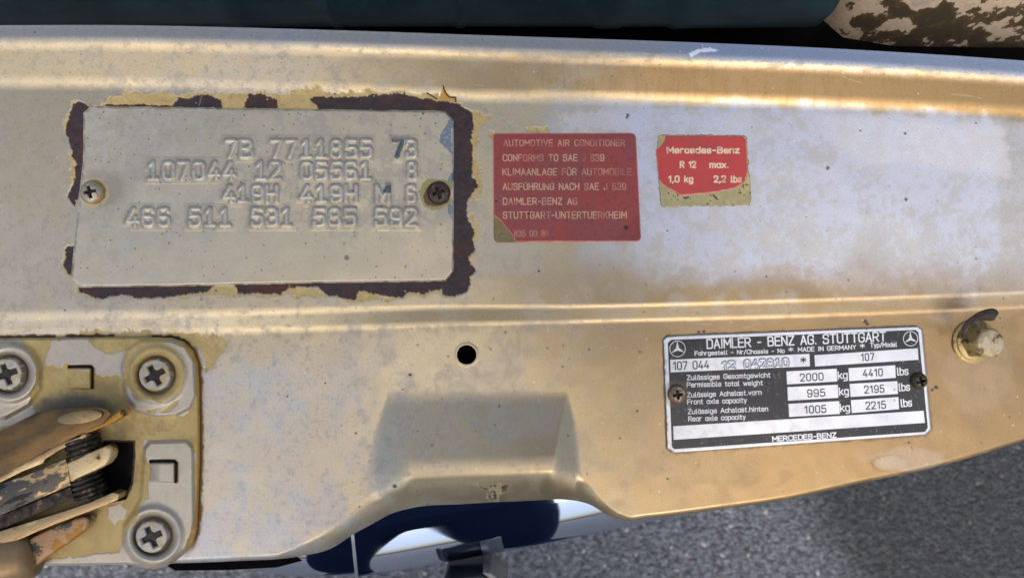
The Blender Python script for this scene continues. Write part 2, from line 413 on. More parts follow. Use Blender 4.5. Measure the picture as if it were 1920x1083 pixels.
def panel_height(X, Y):
    te = top_edge(X); ra = ridge_a(X); rb = ridge_b(X); fe = front_edge(X)
    w = np.interp(X, [0, 900, 1920], [112, 118, 100])
    def soft(a, b, r):                        # straight slope with rounded ends, 1 -> 0 from a to b
        t = (Y - a) / (b - a)
        e = r / (b - a)
        u = np.clip(t, -2, 3)
        f = lambda q: np.where(q <= -e, 0, np.where(q >= e, q, (q + e) ** 2 / (4 * e)))
        return 1 - (f(u) - f(u - 1))
    Z = H_REAR * soft(te + 36, te + w - 4, 16)
    Z = Z - 5 * sst(24, 0, Y - te)            # rolled rear lip
    Z = Z + H_FRONT * (1 - soft(ra + 4, rb - 4, np.interp(X, [0, 1000, 1920], [13, 6, 5])))
    # raised block in front of the hole: ramp, side walls, crest
    xl_o = np.interp(Y, [742, 811, 889, 930, 980], [726, 707, 696, 702, 660]); xl_i = np.interp(Y, [742, 877, 960], [731, 759, 770])
    xr_i = np.interp(Y, [742, 877, 960], [1062, 1040, 1030]); xr_o = np.interp(Y, [742, 800, 889, 930, 970], [1066, 1078, 1087, 1092, 1140])
    def soft01(t, e=.20):
        f = lambda q: np.where(q <= -e, 0, np.where(q >= e, q, (q + e) ** 2 / (4 * e)))
        return f(t) - f(t - 1)
    side = soft01((X - xl_o) / np.maximum(xl_i - xl_o, 3)) * soft01((xr_o - X) / np.maximum(xr_o - xr_i, 3))
    crest = 884 - 6 * (X - 900) / 150
    ramp = soft01((Y - 744) / (crest - 16 - 744), .12)
    fall = sst(0, 1, (Y - crest + 8) / (fe - crest + 16))
    Z = Z + 29 * ramp * side * (1 - .95 * np.clip((Y - crest - 2) / (fe - crest), 0, 1) ** 1.5)
    # the sheet rolls over at the front edge
    d = (fe - Y)
    Rr = np.interp(X, [0, 520, 600, 700, 1080, 1120, 1180, 1920], [9, 10, 34, 60, 56, 26, 9, 8])
    A = np.interp(X, [0, 520, 600, 700, 1080, 1120, 1180, 1920], [8, 9, 26, 38, 38, 18, 8, 7])
    Z = Z - A * np.clip(1 - d / Rr, 0, 1) ** 2
    return Z

def rust_polys():
    return [
     [(172, 200), (150, 190), (138, 194), (128, 219), (124, 246), (129, 270), (138, 282), (136, 294), (143, 306), (140, 334), (136, 351), (125, 368), (141, 385), (147, 368), (152, 352), (190, 344), (190, 205)],
     [(124, 463), (140, 460), (150, 480), (140, 516), (131, 514), (117, 497), (124, 480)],
     [(148, 530), (148, 547), (172, 557), (196, 559), (227, 552), (263, 558), (316, 556), (352, 551), (390, 547), (401, 536), (401, 520), (150, 520)],
     [(441, 520), (441, 536), (446, 550), (475, 550), (527, 551), (542, 540), (545, 520)],
     [(543, 520), (543, 539), (560, 538), (598, 538), (603, 545), (620, 556), (632, 553), (642, 557), (666, 562), (673, 545), (687, 546), (716, 554), (754, 557), (766, 548), (780, 549), (795, 553), (805, 545),
      (828, 542), (830, 552), (850, 556), (874, 547), (882, 533), (879, 518), (893, 509), (884, 494), (877, 482), (893, 468), (887, 451), (890, 432), (875, 406), (877, 374), (896, 349), (884, 327), (887, 284),
      (884, 265), (889, 236), (884, 211), (867, 200), (853, 192), (819, 189), (788, 183), (759, 176), (723, 176), (680, 180), (630, 184), (598, 181), (580, 183), (582, 189), (594, 199), (600, 215), (830, 220), (840, 240), (840, 500), (820, 515)],
     [(321, 200), (333, 183), (352, 184), (362, 182), (376, 177), (400, 181), (415, 186), (416, 205), (330, 205)],
     [(459, 204), (459, 195), (467, 176), (494, 176), (518, 188), (522, 205)],
     [(186, 202), (200, 196), (260, 196.5), (330, 197.5), (330, 206), (186, 206)],
    ]
YELLOW = [
     [(180, 206), (186, 192), (210, 184), (235, 174), (280, 173), (330, 176), (380, 174), (430, 178), (470, 172), (520, 176), (560, 166), (600, 166), (625, 176), (680, 172), (740, 174), (800, 176), (860, 186), (868, 204), (600, 210)],
     [(884, 206), (905, 214), (921, 216), (908, 234), (896, 246), (888, 240)],
     [(884, 230), (897, 246), (892, 280), (900, 330), (905, 352), (894, 372), (892, 400), (899, 430), (894, 450), (884, 450)],
     [(132, 290), (145, 290), (148, 338), (136, 336)],
     [(395, 536), (446, 536), (450, 552), (410, 553), (390, 550)],
     [(540, 538), (604, 538), (616, 556), (590, 556), (545, 554)],
     [(668, 545), (690, 545), (716, 556), (740, 560), (700, 560), (668, 563)],
     [(982, 246), (986, 240), (1030, 240), (1034, 247), (1030, 251)], [(916, 252), (919, 246), (928, 248), (930, 256)],
     [(340, 627), (372, 625), (418, 632), (428, 640), (426, 652), (410, 668), (404, 690), (386, 696), (380, 660), (345, 640)],
     [(150, 622), (180, 620), (260, 622), (345, 624), (345, 630), (150, 629)],
]
def paint_panel(X, Y, Z):
    n1 = fbm(X, Y, 140, 5, 1); n2 = fbm(X, Y, 34, 4, 2); n3 = fbm(X, Y, 9, 3, 3); n4 = fbm(X, Y, 3.2, 2, 4)
    te = top_edge(X); ra = ridge_a(X); rb = ridge_b(X)
    base = lin(198, 184, 152); gold = lin(168, 138, 94); grey = lin(188, 180, 164); bloom = lin(208, 211, 218)
    col = np.empty(X.shape + (3,), np.float32); col[:] = base
    rough = np.full(X.shape, .37, np.float32); metal = np.full(X.shape, .88, np.float32); bmp = np.full(X.shape, .35, np.float32)
    def mixc(mask, c, r=None, m=None, b=None):
        k = mask[..., None].astype(np.float32)
        col[:] = col * (1 - k) + np.asarray(c, np.float32) * k
        if r is not None: rough[:] = rough * (1 - mask) + r * mask
        if m is not None: metal[:] = metal * (1 - mask) + m * mask
        if b is not None: bmp[:] = bmp * (1 - mask) + b * mask
    # gold on the right side and slopes: clean lacquer plus painted warm reflection
    g = sst(740, 1500, X + (n1 - .5) * 220)
    low = sst(0, 50, Y - ra + (n2 - .5) * 40)
    slope = sst(te + 30, te + 52, Y + (n3 - .5) * 10) * (1 - sst(te + 90, te + 122, Y + (n2 - .5) * 14))
    mixc(np.clip(g * np.maximum(np.maximum(low * .9, slope), sst(455, 530, Y + (n2 - .5) * 90) * .8) + .22 * slope, 0, 1), gold, .34, .9)
    # chalky grey film
    ch = sst(.44, .62, n1 * .6 + n2 * .4) * (1 - g * np.maximum(low, slope)) * .6
    mixc(ch, grey, .43, .75)
    mot = sst(.5, .68, n2 * .5 + n3 * .5) * (1 - sst(1000, 1300, X)) * .45
    mixc(mot, lin(170, 162, 144), .46, .65)
    # pale bloom on the upper right, with blue sky reflection painted in
    mid = sst(te + 100, te + 128, Y + (n2 - .5) * 30)
    bl = sst(960, 1240, X + (n1 - .5) * 300 + (n2 - .5) * 160) * mid * (1 - sst(430, 545, Y + (n1 - .5) * 200 + (n2 - .5) * 60 - .06 * (X - 1200)))
    bl = bl * (.62 + .38 * sst(.38, .62, n2 * .5 + n3 * .5)) * (1 - .3 * sst(1864, 1884, X + (n3 - .5) * 16))
    mixc(bl * .95, bloom, .46, .65, .6)
    for poly in ([(1040, 212), (1100, 204), (1180, 210), (1170, 240), (1100, 238), (1060, 250)], [(1350, 216), (1402, 212), (1412, 236), (1385, 250), (1360, 232)], [(1520, 214), (1880, 236), (1890, 330), (1600, 300)]):
        w = win(X, Y, min(p[0] for p in poly) - 30, min(p[1] for p in poly) - 30, max(p[0] for p in poly) + 30, max(p[1] for p in poly) + 30)
        k = np.zeros(X.shape, np.float32); k[w] = sst(6, -6, psdf(X[w], Y[w], poly) + (n3[w] - .5) * 40 + (n2[w] - .5) * 30) * .45
        mixc(k, lin(214, 214, 220), .55, .3)
    # blue-white mottling on the lower left
    b2 = sst(800, 480, X + (n1 - .5) * 260) * sst(rb + 10, rb + 90, Y) * (.35 + .65 * sst(.36, .68, n1 * .25 + n2 * .45 + n3 * .3))
    mixc(b2 * .85, lin(192, 194, 198), .46, .65)
    mixc(sst(.52, .72, n3 * .6 + n4 * .4) * sst(900, 600, X) * .3, lin(150, 142, 126), .5, .6)
    # rolled rear lip: bare bluish zinc on the right
    lip = sst(te + 36, te + 24, Y + (n4 - .5) * 12)
    mixc(lip * (.35 + .6 * sst(1050, 1400, X)), lin(150, 164, 184), .5, .5, .9)
    sc = sst(.62, .70, fbm(X * .35, Y, 9, 3, 12)) * sst(te + 10, te + 24, Y) * (1 - sst(te + 40, te + 56, Y)) * sst(900, 1200, X)
    mixc(sc * .22, lin(120, 98, 66), .6, .2)
    # right lower field: brown water marks and a pale drip
    wm = sst(.55, .66, n2) * g * low * .35
    mixc(wm, lin(168, 140, 100), .5, .4)
    for cx, cy, rx, ry, k0 in ((1668, 868, 34, 16, .2), (1700, 858, 80, 26, .2), (1830, 700, 70, 80, .10)):
        q = np.hypot((X - cx) / rx, (Y - cy) / ry) + (n2 - .5) * .7
        mixc(sst(1.05, .75, q) * k0, lin(205, 196, 188), .5, .4)
    q = np.hypot((X - 1668) / 34, (Y - 868) / 16) + (n2 - .5) * .15
    mixc(np.exp(-((q - 1) / .07) ** 2) * .35 * sst(1700, 1640, X), lin(110, 84, 56), .6, .2)
    # dusty fillets
    dz = np.exp(-((Y - rb - 6) / 9.0) ** 2) * .14 * sst(.3, .6, n3)
    mixc(dz, lin(150, 130, 98), .7, .1)
    # yellow primer and rust round the body plate
    edge = 9 * (n3 - .5) + 7 * (n4 - .5)
    def reg(poly, pad=30):
        return win(X, Y, min(p[0] for p in poly) - pad, min(p[1] for p in poly) - pad, max(p[0] for p in poly) + pad, max(p[1] for p in poly) + pad)
    yk = np.zeros(X.shape, np.float32); rk = np.zeros(X.shape, np.float32)
    for poly in YELLOW:
        w = reg(poly); yk[w] = np.maximum(yk[w], sst(1.2, -1.2, psdf(X[w], Y[w], poly) + edge[w] * 1.5 + (n2[w] - .5) * 10))
    for poly in rust_polys():
        w = reg(poly); sd = psdf(X[w], Y[w], poly) + edge[w] * .55
        rk[w] = np.maximum(rk[w], sst(.9, -.9, sd))
        rim = sst(4.5, 2.0, sd + (n2[w] - .5) * 14)
        yk[w] = np.maximum(yk[w], rim * .8 * sst(.38, .5, fbm(X[w], Y[w], 46, 3, 78)))
    pr = lin(194, 166, 98) * (1 - n4[..., None] * .25) + lin(226, 210, 160) * (n4[..., None] * .25)
    pr = pr * (.72 + .5 * n3[..., None])
    mixc(yk * .92, pr, .65, .05, 1)
    rc = lin(60, 46, 46) * (.35 + .7 * n3[..., None] + .5 * n4[..., None]) 
    br = sst(.52, .72, fbm(X, Y, 40, 3, 9))[..., None]
    rc = rc * (1 - br * .55) + lin(84, 48, 34) * (.6 + .7 * n4[..., None]) * br * .55
    redk = np.zeros(X.shape, np.float32); w = win(X, Y, 440, 520, 560, 556); redk[w] = sst(450, 500, X[w])
    rc = rc * (1 - .7 * redk[..., None]) + lin(92, 44, 28) * .7 * redk[..., None]
    mixc(rk, rc, .62, .15, 1)
    # bracket's shadow gap painted dark, and bare edge beside the chassis plate
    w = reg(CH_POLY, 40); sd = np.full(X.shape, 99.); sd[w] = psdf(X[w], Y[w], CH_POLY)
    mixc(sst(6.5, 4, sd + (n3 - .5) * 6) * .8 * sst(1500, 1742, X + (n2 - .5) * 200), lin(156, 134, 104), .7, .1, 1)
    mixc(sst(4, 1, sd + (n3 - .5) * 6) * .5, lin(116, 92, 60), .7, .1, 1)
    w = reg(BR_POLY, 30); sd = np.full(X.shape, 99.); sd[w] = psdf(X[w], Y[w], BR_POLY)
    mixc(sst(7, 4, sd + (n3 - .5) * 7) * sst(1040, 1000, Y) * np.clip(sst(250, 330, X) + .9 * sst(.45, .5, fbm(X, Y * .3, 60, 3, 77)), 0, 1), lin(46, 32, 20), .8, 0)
    mixc(sst(10, 5, sd + (n3 - .5) * 9) * .7 * sst(340, 372, X), lin(140, 104, 54), .6, .2)
    # cracked flake at the plate's upper right corner
    fl = [(822, 188), (829, 170), (832, 160), (838, 174), (845, 181), (855, 183), (855, 191)]
    w = reg(fl, 12); k = np.zeros(X.shape, np.float32); k[w] = sst(.8, -.8, psdf(X[w], Y[w], fl)); mixc(k, lin(190, 148, 66), .6, .1)
    F = np.full(X.shape, 99.)
    segdist(F, X, Y, [(831, 161, 833, 170), (833, 170, 838, 178), (838, 178, 842, 182), (842, 182, 854, 183), (854, 183, 854, 191), (801, 175, 810, 180), (810, 180, 819, 186), (758, 174, 758, 182)], 6)
    mixc(sst(1.9, .8, F), lin(38, 28, 20), .8, 0)
    # specks of dirt, tiny chips
    rs = np.random.RandomState(4)
    spots = [(769, 702, 3), (936, 761, 2.4), (928, 796, 1.8), (667, 812, 2.4), (1010, 508, 2.6), (1755, 726, 4), (1748, 730, 3), (1177, 216, 3.2), (1175, 221, 2), (1552, 315, 3.6), (1699, 374, 3.4), (1697, 250, 2.6),
             (1026, 652, 1.8), (783, 646, 1.6), (1252, 897, 2), (1704, 829, 2), (948, 622, 2), (1105, 655, 2), (1195, 770, 2), (810, 834, 1.6), (1065, 816, 2), (740, 911, 3.6), (925, 560, 1.6), (1613, 245, 2), (1622, 602, 4), (1626, 607, 3), (1310, 622, 2.5), (1320, 621, 2.5)]
    for _ in range(620):
        x = rs.uniform(-20, 1940); y = rs.uniform(60, 1040)
        spots.append((x, y, rs.choice([.8, 1.0, 1.2, 1.7], p=[.4, .33, .2, .07])))
    for sx, sy, r in spots:
        w = win(X, Y, sx - 8, sy - 8, sx + 8, sy + 8)
        if X[w].size == 0: continue
        k = sst(r + .9, r - .6, np.hypot(X[w] - sx, (Y[w] - sy) * 1.1) + (n4[w] - .5) * 2) * (.85 if r > 1.5 else .5)
        col[w] = col[w] * (1 - k[..., None]) + lin(58, 48, 38) * k[..., None]; rough[w] = rough[w] * (1 - k) + .7 * k; metal[w] *= (1 - k)
    for _ in range(260):
        sx = rs.uniform(0, 1920); sy = rs.uniform(60, 1040); r = rs.uniform(.6, 1.3); w = win(X, Y, sx - 5, sy - 5, sx + 5, sy + 5)
        if X[w].size == 0: continue
        k = sst(r + .8, r - .5, np.hypot(X[w] - sx, Y[w] - sy)) * .6
        col[w] = col[w] * (1 - k[..., None]) + lin(240, 236, 226) * k[..., None]
    G = np.full(X.shape, 99.)
    for _ in range(70):
        sx = rs.uniform(0, 1920); sy = rs.uniform(60, 1020); a = rs.normal(0, .6) + (rs.rand() < .3) * 1.5; L = rs.uniform(8, 46); bend = rs.normal(0, .12)
        segdist(G, X, Y, [(sx, sy, sx + math.cos(a) * L, sy + math.sin(a) * L), (sx + math.cos(a) * L, sy + math.sin(a) * L, sx + math.cos(a) * L + math.cos(a + bend) * L * .7, sy + math.sin(a) * L + math.sin(a + bend) * L * .7)], 4)
    mixc(sst(1.3, .2, G) * .30 * sst(.4, .6, n3), lin(226, 220, 206), .4, .5)
    str_ = fbm(X * 1.0, Y * .22, 5, 3, 79); mixc(sst(.56, .72, str_) * slope * .2 * sst(700, 1100, X), lin(132, 106, 66), .5, .5)
    # bird-lime scab on the block's front lip, white scratch on the rear lip
    sc1 = [(892, 908), (912, 910), (930, 906), (958, 909), (950, 920), (935, 926), (932, 936), (922, 939), (912, 932), (918, 924), (905, 916)]
    w = reg(sc1, 10); k = np.zeros(X.shape, np.float32); k[w] = sst(1.5, -1.5, psdf(X[w], Y[w], sc1) + edge[w] * 1.2); mixc(k * .8, lin(150, 138, 108), .8, 0)
    k2 = k * sst(.50, .58, n3); mixc(k2, lin(72, 58, 40), .8, 0)
    sc2 = [(1292, 100), (1310, 93), (1330, 91), (1348, 95), (1330, 98), (1312, 99), (1296, 106)]
    w = reg(sc2, 10); k = np.zeros(X.shape, np.float32); k[w] = sst(1.2, -1.2, psdf(X[w], Y[w], sc2) + edge[w] * .6); mixc(k, lin(232, 238, 244), .5, 0)
    # the hole's far wall
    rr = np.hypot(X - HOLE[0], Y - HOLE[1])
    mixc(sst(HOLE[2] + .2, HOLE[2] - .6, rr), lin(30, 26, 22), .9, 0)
    return col, np.stack([rough, metal, bmp], -1), rk, yk

def build_panel():
    st = 1.6
    xs = np.concatenate([np.arange(-400, -20, 12), np.arange(-20, 1940, st), np.arange(1940, 2321, 12)])
    nr = 640
    tt = np.linspace(0, 1, nr)
    # regular rectangular sampling first (for the masks), then each column is squeezed between its two edges
    ys = np.arange(30, 1090, st)
    Xg, Yg = np.meshgrid(xs, ys)
    te = top_edge(xs); fe = front_edge(xs)
    # rows outside the sheet are clamped onto its edge
    Yc = np.clip(Yg, te[None], fe[None])
    Zg = panel_height(Xg, Yc)
    col, surf, rk, yk = paint_panel(Xg, Yc, Zg)
    n3 = fbm(Xg, Yc, 9, 3, 3); n1 = fbm(Xg, Yc, 90, 3, 21)
    Zg = Zg - 1.5 * rk - .55 * yk * (1 - rk) + rk * (n3 - .5) * 1.6 + (n1 - .5) * 1.6
    rr = np.hypot(Xg - HOLE[0], Yc - HOLE[1])
    Zg = Zg + .9 * np.exp(-((rr - HOLE[2] - 2.0) / 1.8) ** 2)
    # hole: ring of vertices snapped to the circle, everything inside goes deep
    ang = np.arctan2(Yc - HOLE[1], Xg - HOLE[0])
    ring = (np.abs(rr - HOLE[2]) < st * .55)
    Xg = np.where(ring, HOLE[0] + np.cos(ang) * HOLE[2], Xg); Yc = np.where(ring, HOLE[1] + np.sin(ang) * HOLE[2], Yc)
    inside = (rr < HOLE[2]) & ~ring
    keep_v = ~(inside | (psdf(Xg, Yg, VOID) < -3))
    # skirts: rear and front edges turn down
    below = Yg > fe[None] + st; above = Yg < te[None] - st
    kdn = np.clip((Yg - fe[None]) / st, 0, 40); kup = np.clip((te[None] - Yg) / st, 0, 12)
    Zg = Zg - 6.0 * np.clip(kdn, 0, 6) - 3.0 * np.clip(kup, 0, 8)
    k = 1 - Zg * S / D
    P = np.stack([(Xg - 960) * S * k, (541.5 - Yc) * S * k, Zg * S], -1)
    ok = keep_v & (kdn <= 7) & (kup <= 9)
    keep = ok[:-1, :-1] & ok[1:, :-1] & ok[1:, 1:] & ok[:-1, 1:]
    me = grid_mesh('body_panel', P, keep, col, surf)
    o = link('body_panel', me, M_panel)
    return tag(o, 'weathered champagne metallic car body panel carrying the plates and red stickers', 'body panel')
panel = build_panel()
# =====MORE=====
# ================================================================== BODY PLATE with stamped digits
LINES = [("7B", 421, 474, 296, 34), ("7711855", 506, 698, 296, 34), ("73", 736, 782, 296, 34),
         ("107044", 275, 441, 337, 34), ("12", 477, 527, 337, 34), ("05561", 563, 697, 337, 34), ("8", 762, 782, 337, 34),
         ("419H", 417, 521, 379, 32), ("419H", 562, 670, 379, 32), ("M", 706, 729, 379, 32), ("6", 761, 780, 379, 32),
         ("466", 236, 319, 424, 34), ("511", 353, 434, 424, 34), ("531", 470, 549, 424, 34), ("585", 586, 668, 424, 34), ("592", 702, 782, 424, 34)]
PLATE_SCREW_L, PLATE_SCREW_R = (175, 361), (823, 362)
def plate_fields(X, Y):
    F = np.full(X.shape, 99.)
    for t, xa, xb, yb, h in LINES:
        xa, xb = xa + 3, xb - 3
        segdist(F, X, Y, text_segs(t, (xa, yb - 2), (xb, yb - 2), h - 3.5, 1.7, True), 10)
    return F
_pf = {}
def plate_z(X, Y, sd):
    F = _pf['F'] = plate_fields(X, Y)
    Z = 5.5 + 2.1 * np.clip((6.3 - F) / 5.6, 0, 1) + .5 * sst(6, 0, F) + .45 * np.exp(-(F / 15.) ** 2)
    Z -= 4.0 * sst(-5, 0, sd) ** 2
    n = fbm(X, Y, 120, 3, 31); Z = Z + (n - .5) * 3.0
    for c in (PLATE_SCREW_L, PLATE_SCREW_R):
        r = np.hypot(X - c[0], Y - c[1]); Z -= 1.6 * np.exp(-(r / 34) ** 2)
    chip = np.zeros(X.shape)
    return Z
def plate_paint(X, Y, sd):
    n1 = fbm(X, Y, 120, 4, 41); n2 = fbm(X, Y, 26, 4, 42); n3 = fbm(X, Y, 8, 3, 43); n4 = fbm(X, Y, 3, 2, 44)
    col = np.empty(X.shape + (3,), np.float32); col[:] = lin(200, 188, 160)
    rough = np.full(X.shape, .37, np.float32); metal = np.full(X.shape, .8, np.float32); bmp = np.full(X.shape, .4, np.float32)
    def mixc(k, c, r, m):
        kk = k[..., None]; col[:] = col * (1 - kk) + np.asarray(c, np.float32) * kk; rough[:] = rough * (1 - k) + r * k; metal[:] = metal * (1 - k) + m * k
    mixc(sst(.46, .62, n2 * .6 + n3 * .4) * .5 * (1 - .8 * sst(400, 480, Y + (n1 - .5) * 80)), lin(158, 154, 142), .5, .4)
    mixc(sst(600, 250, X + (n1 - .5) * 300) * sst(.45, .6, n3) * .3, lin(204, 202, 194), .5, .4)
    F = _pf['F']
    mixc(sst(14, 5, F) * (.1 + .3 * sst(.35, .6, n3 * .5 + n2 * .5)), lin(132, 122, 102), .55, .4)
    mixc(sst(7.5, 5, F) * .16, lin(104, 94, 76), .6, .3)     # grime and painted shade round the digits
    mixc(sst(4.0, 2.6, F) * (.25 + .4 * sst(.35, .6, n3)), lin(218, 212, 196), .36, .7)
    # shadow up and right of the left screw, painted dark
    q = np.hypot((X - 195) / 60, (Y - 352) / 44) + (n2 - .5) * .8
    mixc(sst(1.0, .45, q) * .45, lin(118, 112, 98), .6, .2)
    chips = [[(841, 226), (855, 222), (856, 289), (843, 286), (832, 274), (823, 265), (828, 248), (836, 236)], [(846, 322), (856, 322), (856, 356), (843, 350), (838, 342)], [(838, 382), (856, 362), (856, 420), (841, 403)], [(846, 286), (856, 286), (856, 330), (848, 316)]]
    ek = np.zeros(X.shape)
    for p in chips:
        w = win(X, Y, min(a for a, b in p) - 12, min(b for a, b in p) - 12, max(a for a, b in p) + 12, max(b for a, b in p) + 12)
        ek[w] = np.maximum(ek[w], sst(1, -1, psdf(X[w], Y[w], p) + (n3[w] - .5) * 4 + (n4[w] - .5) * 2))
    mixc(ek, lin(122, 132, 138), .45, .6)
    mixc(ek * sst(.62, .68, n4) * .4, lin(190, 200, 206), .4, .4)
    # bare blue metal on the worn 7 and on the corner of the M
    for t, xa, xb, yb, h, lim in (("73", 739, 779, 294, 30.5, (733, 757, 262, 299)), ("M", 709, 726, 376, 26, (718, 733, 344, 362))):
        G = np.full(X.shape, 99.); segdist(G, X, Y, text_segs(t, (xa, yb), (xb, yb), h, 1.5, True), 8)
        inb = (X > lim[0]) & (X < lim[1]) & (Y > lim[2]) & (Y < lim[3])
        mixc(np.where(inb, sst(4.6, 3.4, G + (n4 - .5) * 2), 0), lin(98, 104, 106), .4, .7)
    # primer ring round the right screw
    q = np.hypot(X - 820, Y - 363) + (n2 - .5) * 14 + (n3 - .5) * 8
    mixc(sst(33, 31, q), lin(160, 148, 92) * 1, .65, .05)
    mixc(sst(26, 24, q), lin(96, 80, 56), .65, .05)
    q = np.hypot(X - 175, Y - 362) + (n3 - .5) * 8
    mixc(sst(30, 27, q) * .5, lin(206, 186, 140), .6, .2)
    # chipped pale rim
    mixc(sst(-5, -1.5, sd + (n3 - .5) * 7) * .7 * sst(.38, .5, n2), lin(220, 216, 198), .45, .3)
    mixc(sst(-3, -1, sd + (n4 - .5) * 5) * sst(.55, .6, n2) * .6, lin(180, 160, 100), .6, .1)
    rs = np.random.RandomState(9)
    sp = [(317, 456, 2.2), (650, 483, 5), (573, 456, 2), (207, 450, 1.6)] + [(rs.uniform(150, 840), rs.uniform(210, 525), rs.choice([.8, 1.1, 1.6])) for _ in range(300)]
    for sx, sy, r in sp:
        w = win(X, Y, sx - 8, sy - 8, sx + 8, sy + 8)
        k = sst(r + .7, r - .6, np.hypot(X[w] - sx, Y[w] - sy) + (n4[w] - .5) * 2) * .6
        col[w] = col[w] * (1 - k[..., None]) + lin(76, 68, 58) * k[..., None]
    return col, np.stack([rough, metal, bmp], -1)
plate = sheet('data_plate', (124, 190, 862, 548), .8, PLATE_POLY, plate_z, plate_paint, M_plate, base_z=-1.5)
tag(plate, 'painted metal plate stamped with rows of raised digits, ringed by rust', 'metal plate')

# ================================================================== RED STICKERS
def lab_z(z0, curl=None):
    def f(X, Y, sd):
        Z = z0 + (fbm(X, Y, 60, 3, 51) - .5) * .9 - .5 * sst(-2.5, 0, sd)
        if curl is not None: Z = Z + curl(X, Y)
        return Z
    return f
def rounded(poly, r):
    return fillet(poly, r, True)[:-1]
BIG = rounded([(924.5, 250.5), (1192, 250), (1202, 452), (926, 454.5)], 9)
BIG_TOP = [p for p in rounded([(924.5, 250.5), (1192, 250), (1202, 452), (926, 454.5)], 9) if not (p[0] < 960 and p[1] > 430)]
# the red film has lost its lower left corner
_i = max(range(len(BIG_TOP)), key=lambda i: (BIG_TOP[i][1] > 430, -BIG_TOP[i][0])) 
BIG_TOP = BIG_TOP[:_i + 1] + [(1000, 453.5), (968, 454), (955, 434), (940, 415), (932, 408), (925.5, 404)] + BIG_TOP[_i + 1:]
def backing_paint(c):
    def f(X, Y, sd):
        n = fbm(X, Y, 14, 4, 61); n2 = fbm(X, Y, 4, 2, 62)
        col = lin(*c) * (.75 + .5 * n[..., None]); k = (sst(.6, .7, n2) * sst(.5, .6, n))[..., None]
        col = col * (1 - k) + lin(84, 74, 44) * k
        k = (sst(-2.5, -.5, sd + (n2 - .5) * 4) * .5)[..., None]; col = col * (1 - k) + lin(92, 78, 50) * k
        o = np.ones(X.shape); return col, np.stack([o * .6, o * .1, o * 1], -1)
    return f
BIGTXT = [("AUTOMOTIVE AIR CONDITIONER", 944, 1172, 274.3, 12.4, .75), ("CONFORMS TO SAE J 639", 942.5, 1133, 302.4, 13, .95), ("KLIMAANLAGE F\u00dcR AUTOMOBILE", 942, 1184, 329, 13.4, .9),
          ("AUSF\u00dcHRUNG NACH SAE J 639", 942.5, 1174, 356.4, 13.2, 1), ("DAIMLER-BENZ AG", 943, 1082.5, 384, 13.2, 1), ("STUTTGART-UNTERTUERKHEIM", 943, 1175, 410, 13.4, .95), ("123 835 00 88", 936, 1029, 443.8, 12, .45)]
def big_paint(X, Y, sd):
    n1 = fbm(X, Y, 60, 4, 71); n2 = fbm(X, Y, 14, 4, 72); n3 = fbm(X, Y, 4, 2, 73)
    col = np.empty(X.shape + (3,), np.float32); col[:] = lin(156, 60, 50)
    k = (sst(.42, .64, n1 * .55 + n2 * .45) * .6)[..., None]; col = col * (1 - k) + lin(132, 68, 66) * k
    k = (sst(1080, 1190, X) * sst(320, 260, Y) * .45)[..., None]; col = col * (1 - k) + lin(122, 66, 76) * k
    k = (sst(.62, .72, n3) * .35)[..., None]; col = col * (1 - k) + lin(96, 40, 44) * k
    k = np.zeros(X.shape)
    for t, xa, xb, yb, h, a in BIGTXT:
        G = np.full(X.shape, 99.); segdist(G, X, Y, fit_text(t, (xa, yb), (xb, yb - .3), h, .8, 1.5), 3)
        k = np.maximum(k, sst(1.45, .65, G) * a)
    fade = .45 + .55 * sst(.34, .52, fbm(X, Y, 22, 3, 75)); fade = fade * (1 - .55 * sst(1060, 1180, X) * (sst(280, 262, Y) + sst(20, 6, np.abs(Y - 325))))
    gone = sst(15, 9, np.hypot(X - 1098, Y - 294)) * .7
    k = (k * fade * (1 - gone))[..., None]; col = col * (1 - k) + lin(206, 160, 128) * k
    for sx, sy, r in ((1174, 426, 4.5), (991, 400, 2.4), (930, 377, 2.5), (1110, 413, 1), (1010, 300, 1.4), (978, 262, 1.2)):
        kk = sst(r + 1, r - 1, np.hypot(X - sx, (Y - sy) * 1.3) + (n3 - .5) * 3)[..., None]; col = col * (1 - kk) + lin(44, 26, 30) * kk
    k = sst(-2.2, -.6, sd + (n3 - .5) * 1.5)[..., None] * .75; col = col * (1 - k) + lin(214, 120, 108) * k
    o = np.ones(X.shape); return col, np.stack([o * (.36 + .2 * n2), o * .25, o * .6], -1)
st1 = empty('warning_sticker', unproj(1062, 352, 0), 'large dark red foil sticker with seven lines of small faded lettering and a torn corner', 'sticker', 'red stickers on the panel')
b1 = sheet('backing', (916, 244, 1210, 460), 1.0, BIG, lab_z(1.2), backing_paint((128, 112, 62)), M_label, base_z=-1)
def curlz(X, Y):
    d = (X - 1202) * .55 + (Y - 453) * .55
    return 5.0 * sst(-30, 0, d) ** 1.5 + 1.2 * np.exp(-((d + 22) / 7) ** 2)
f1 = sheet('printed_film', (916, 244, 1210, 460), .5, BIG_TOP, lab_z(2.0, curlz), big_paint, M_label, base_z=1.3)
SMALL = [(1233, 256), (1240, 253), (1395, 253), (1401, 258), (1404, 320), (1408, 345), (1409, 380), (1405, 385), (1330, 387), (1245, 388), (1238, 382), (1233, 330), (1230, 290)]
SMALL_TOP = [(1247, 254.5), (1392, 255), (1399, 262), (1402, 318), (1396, 342), (1378, 353), (1350, 359), (1320, 363), (1276, 366), (1262, 357), (1246, 348), (1235, 336), (1232, 300), (1231, 281), (1240, 272), (1246, 263)]
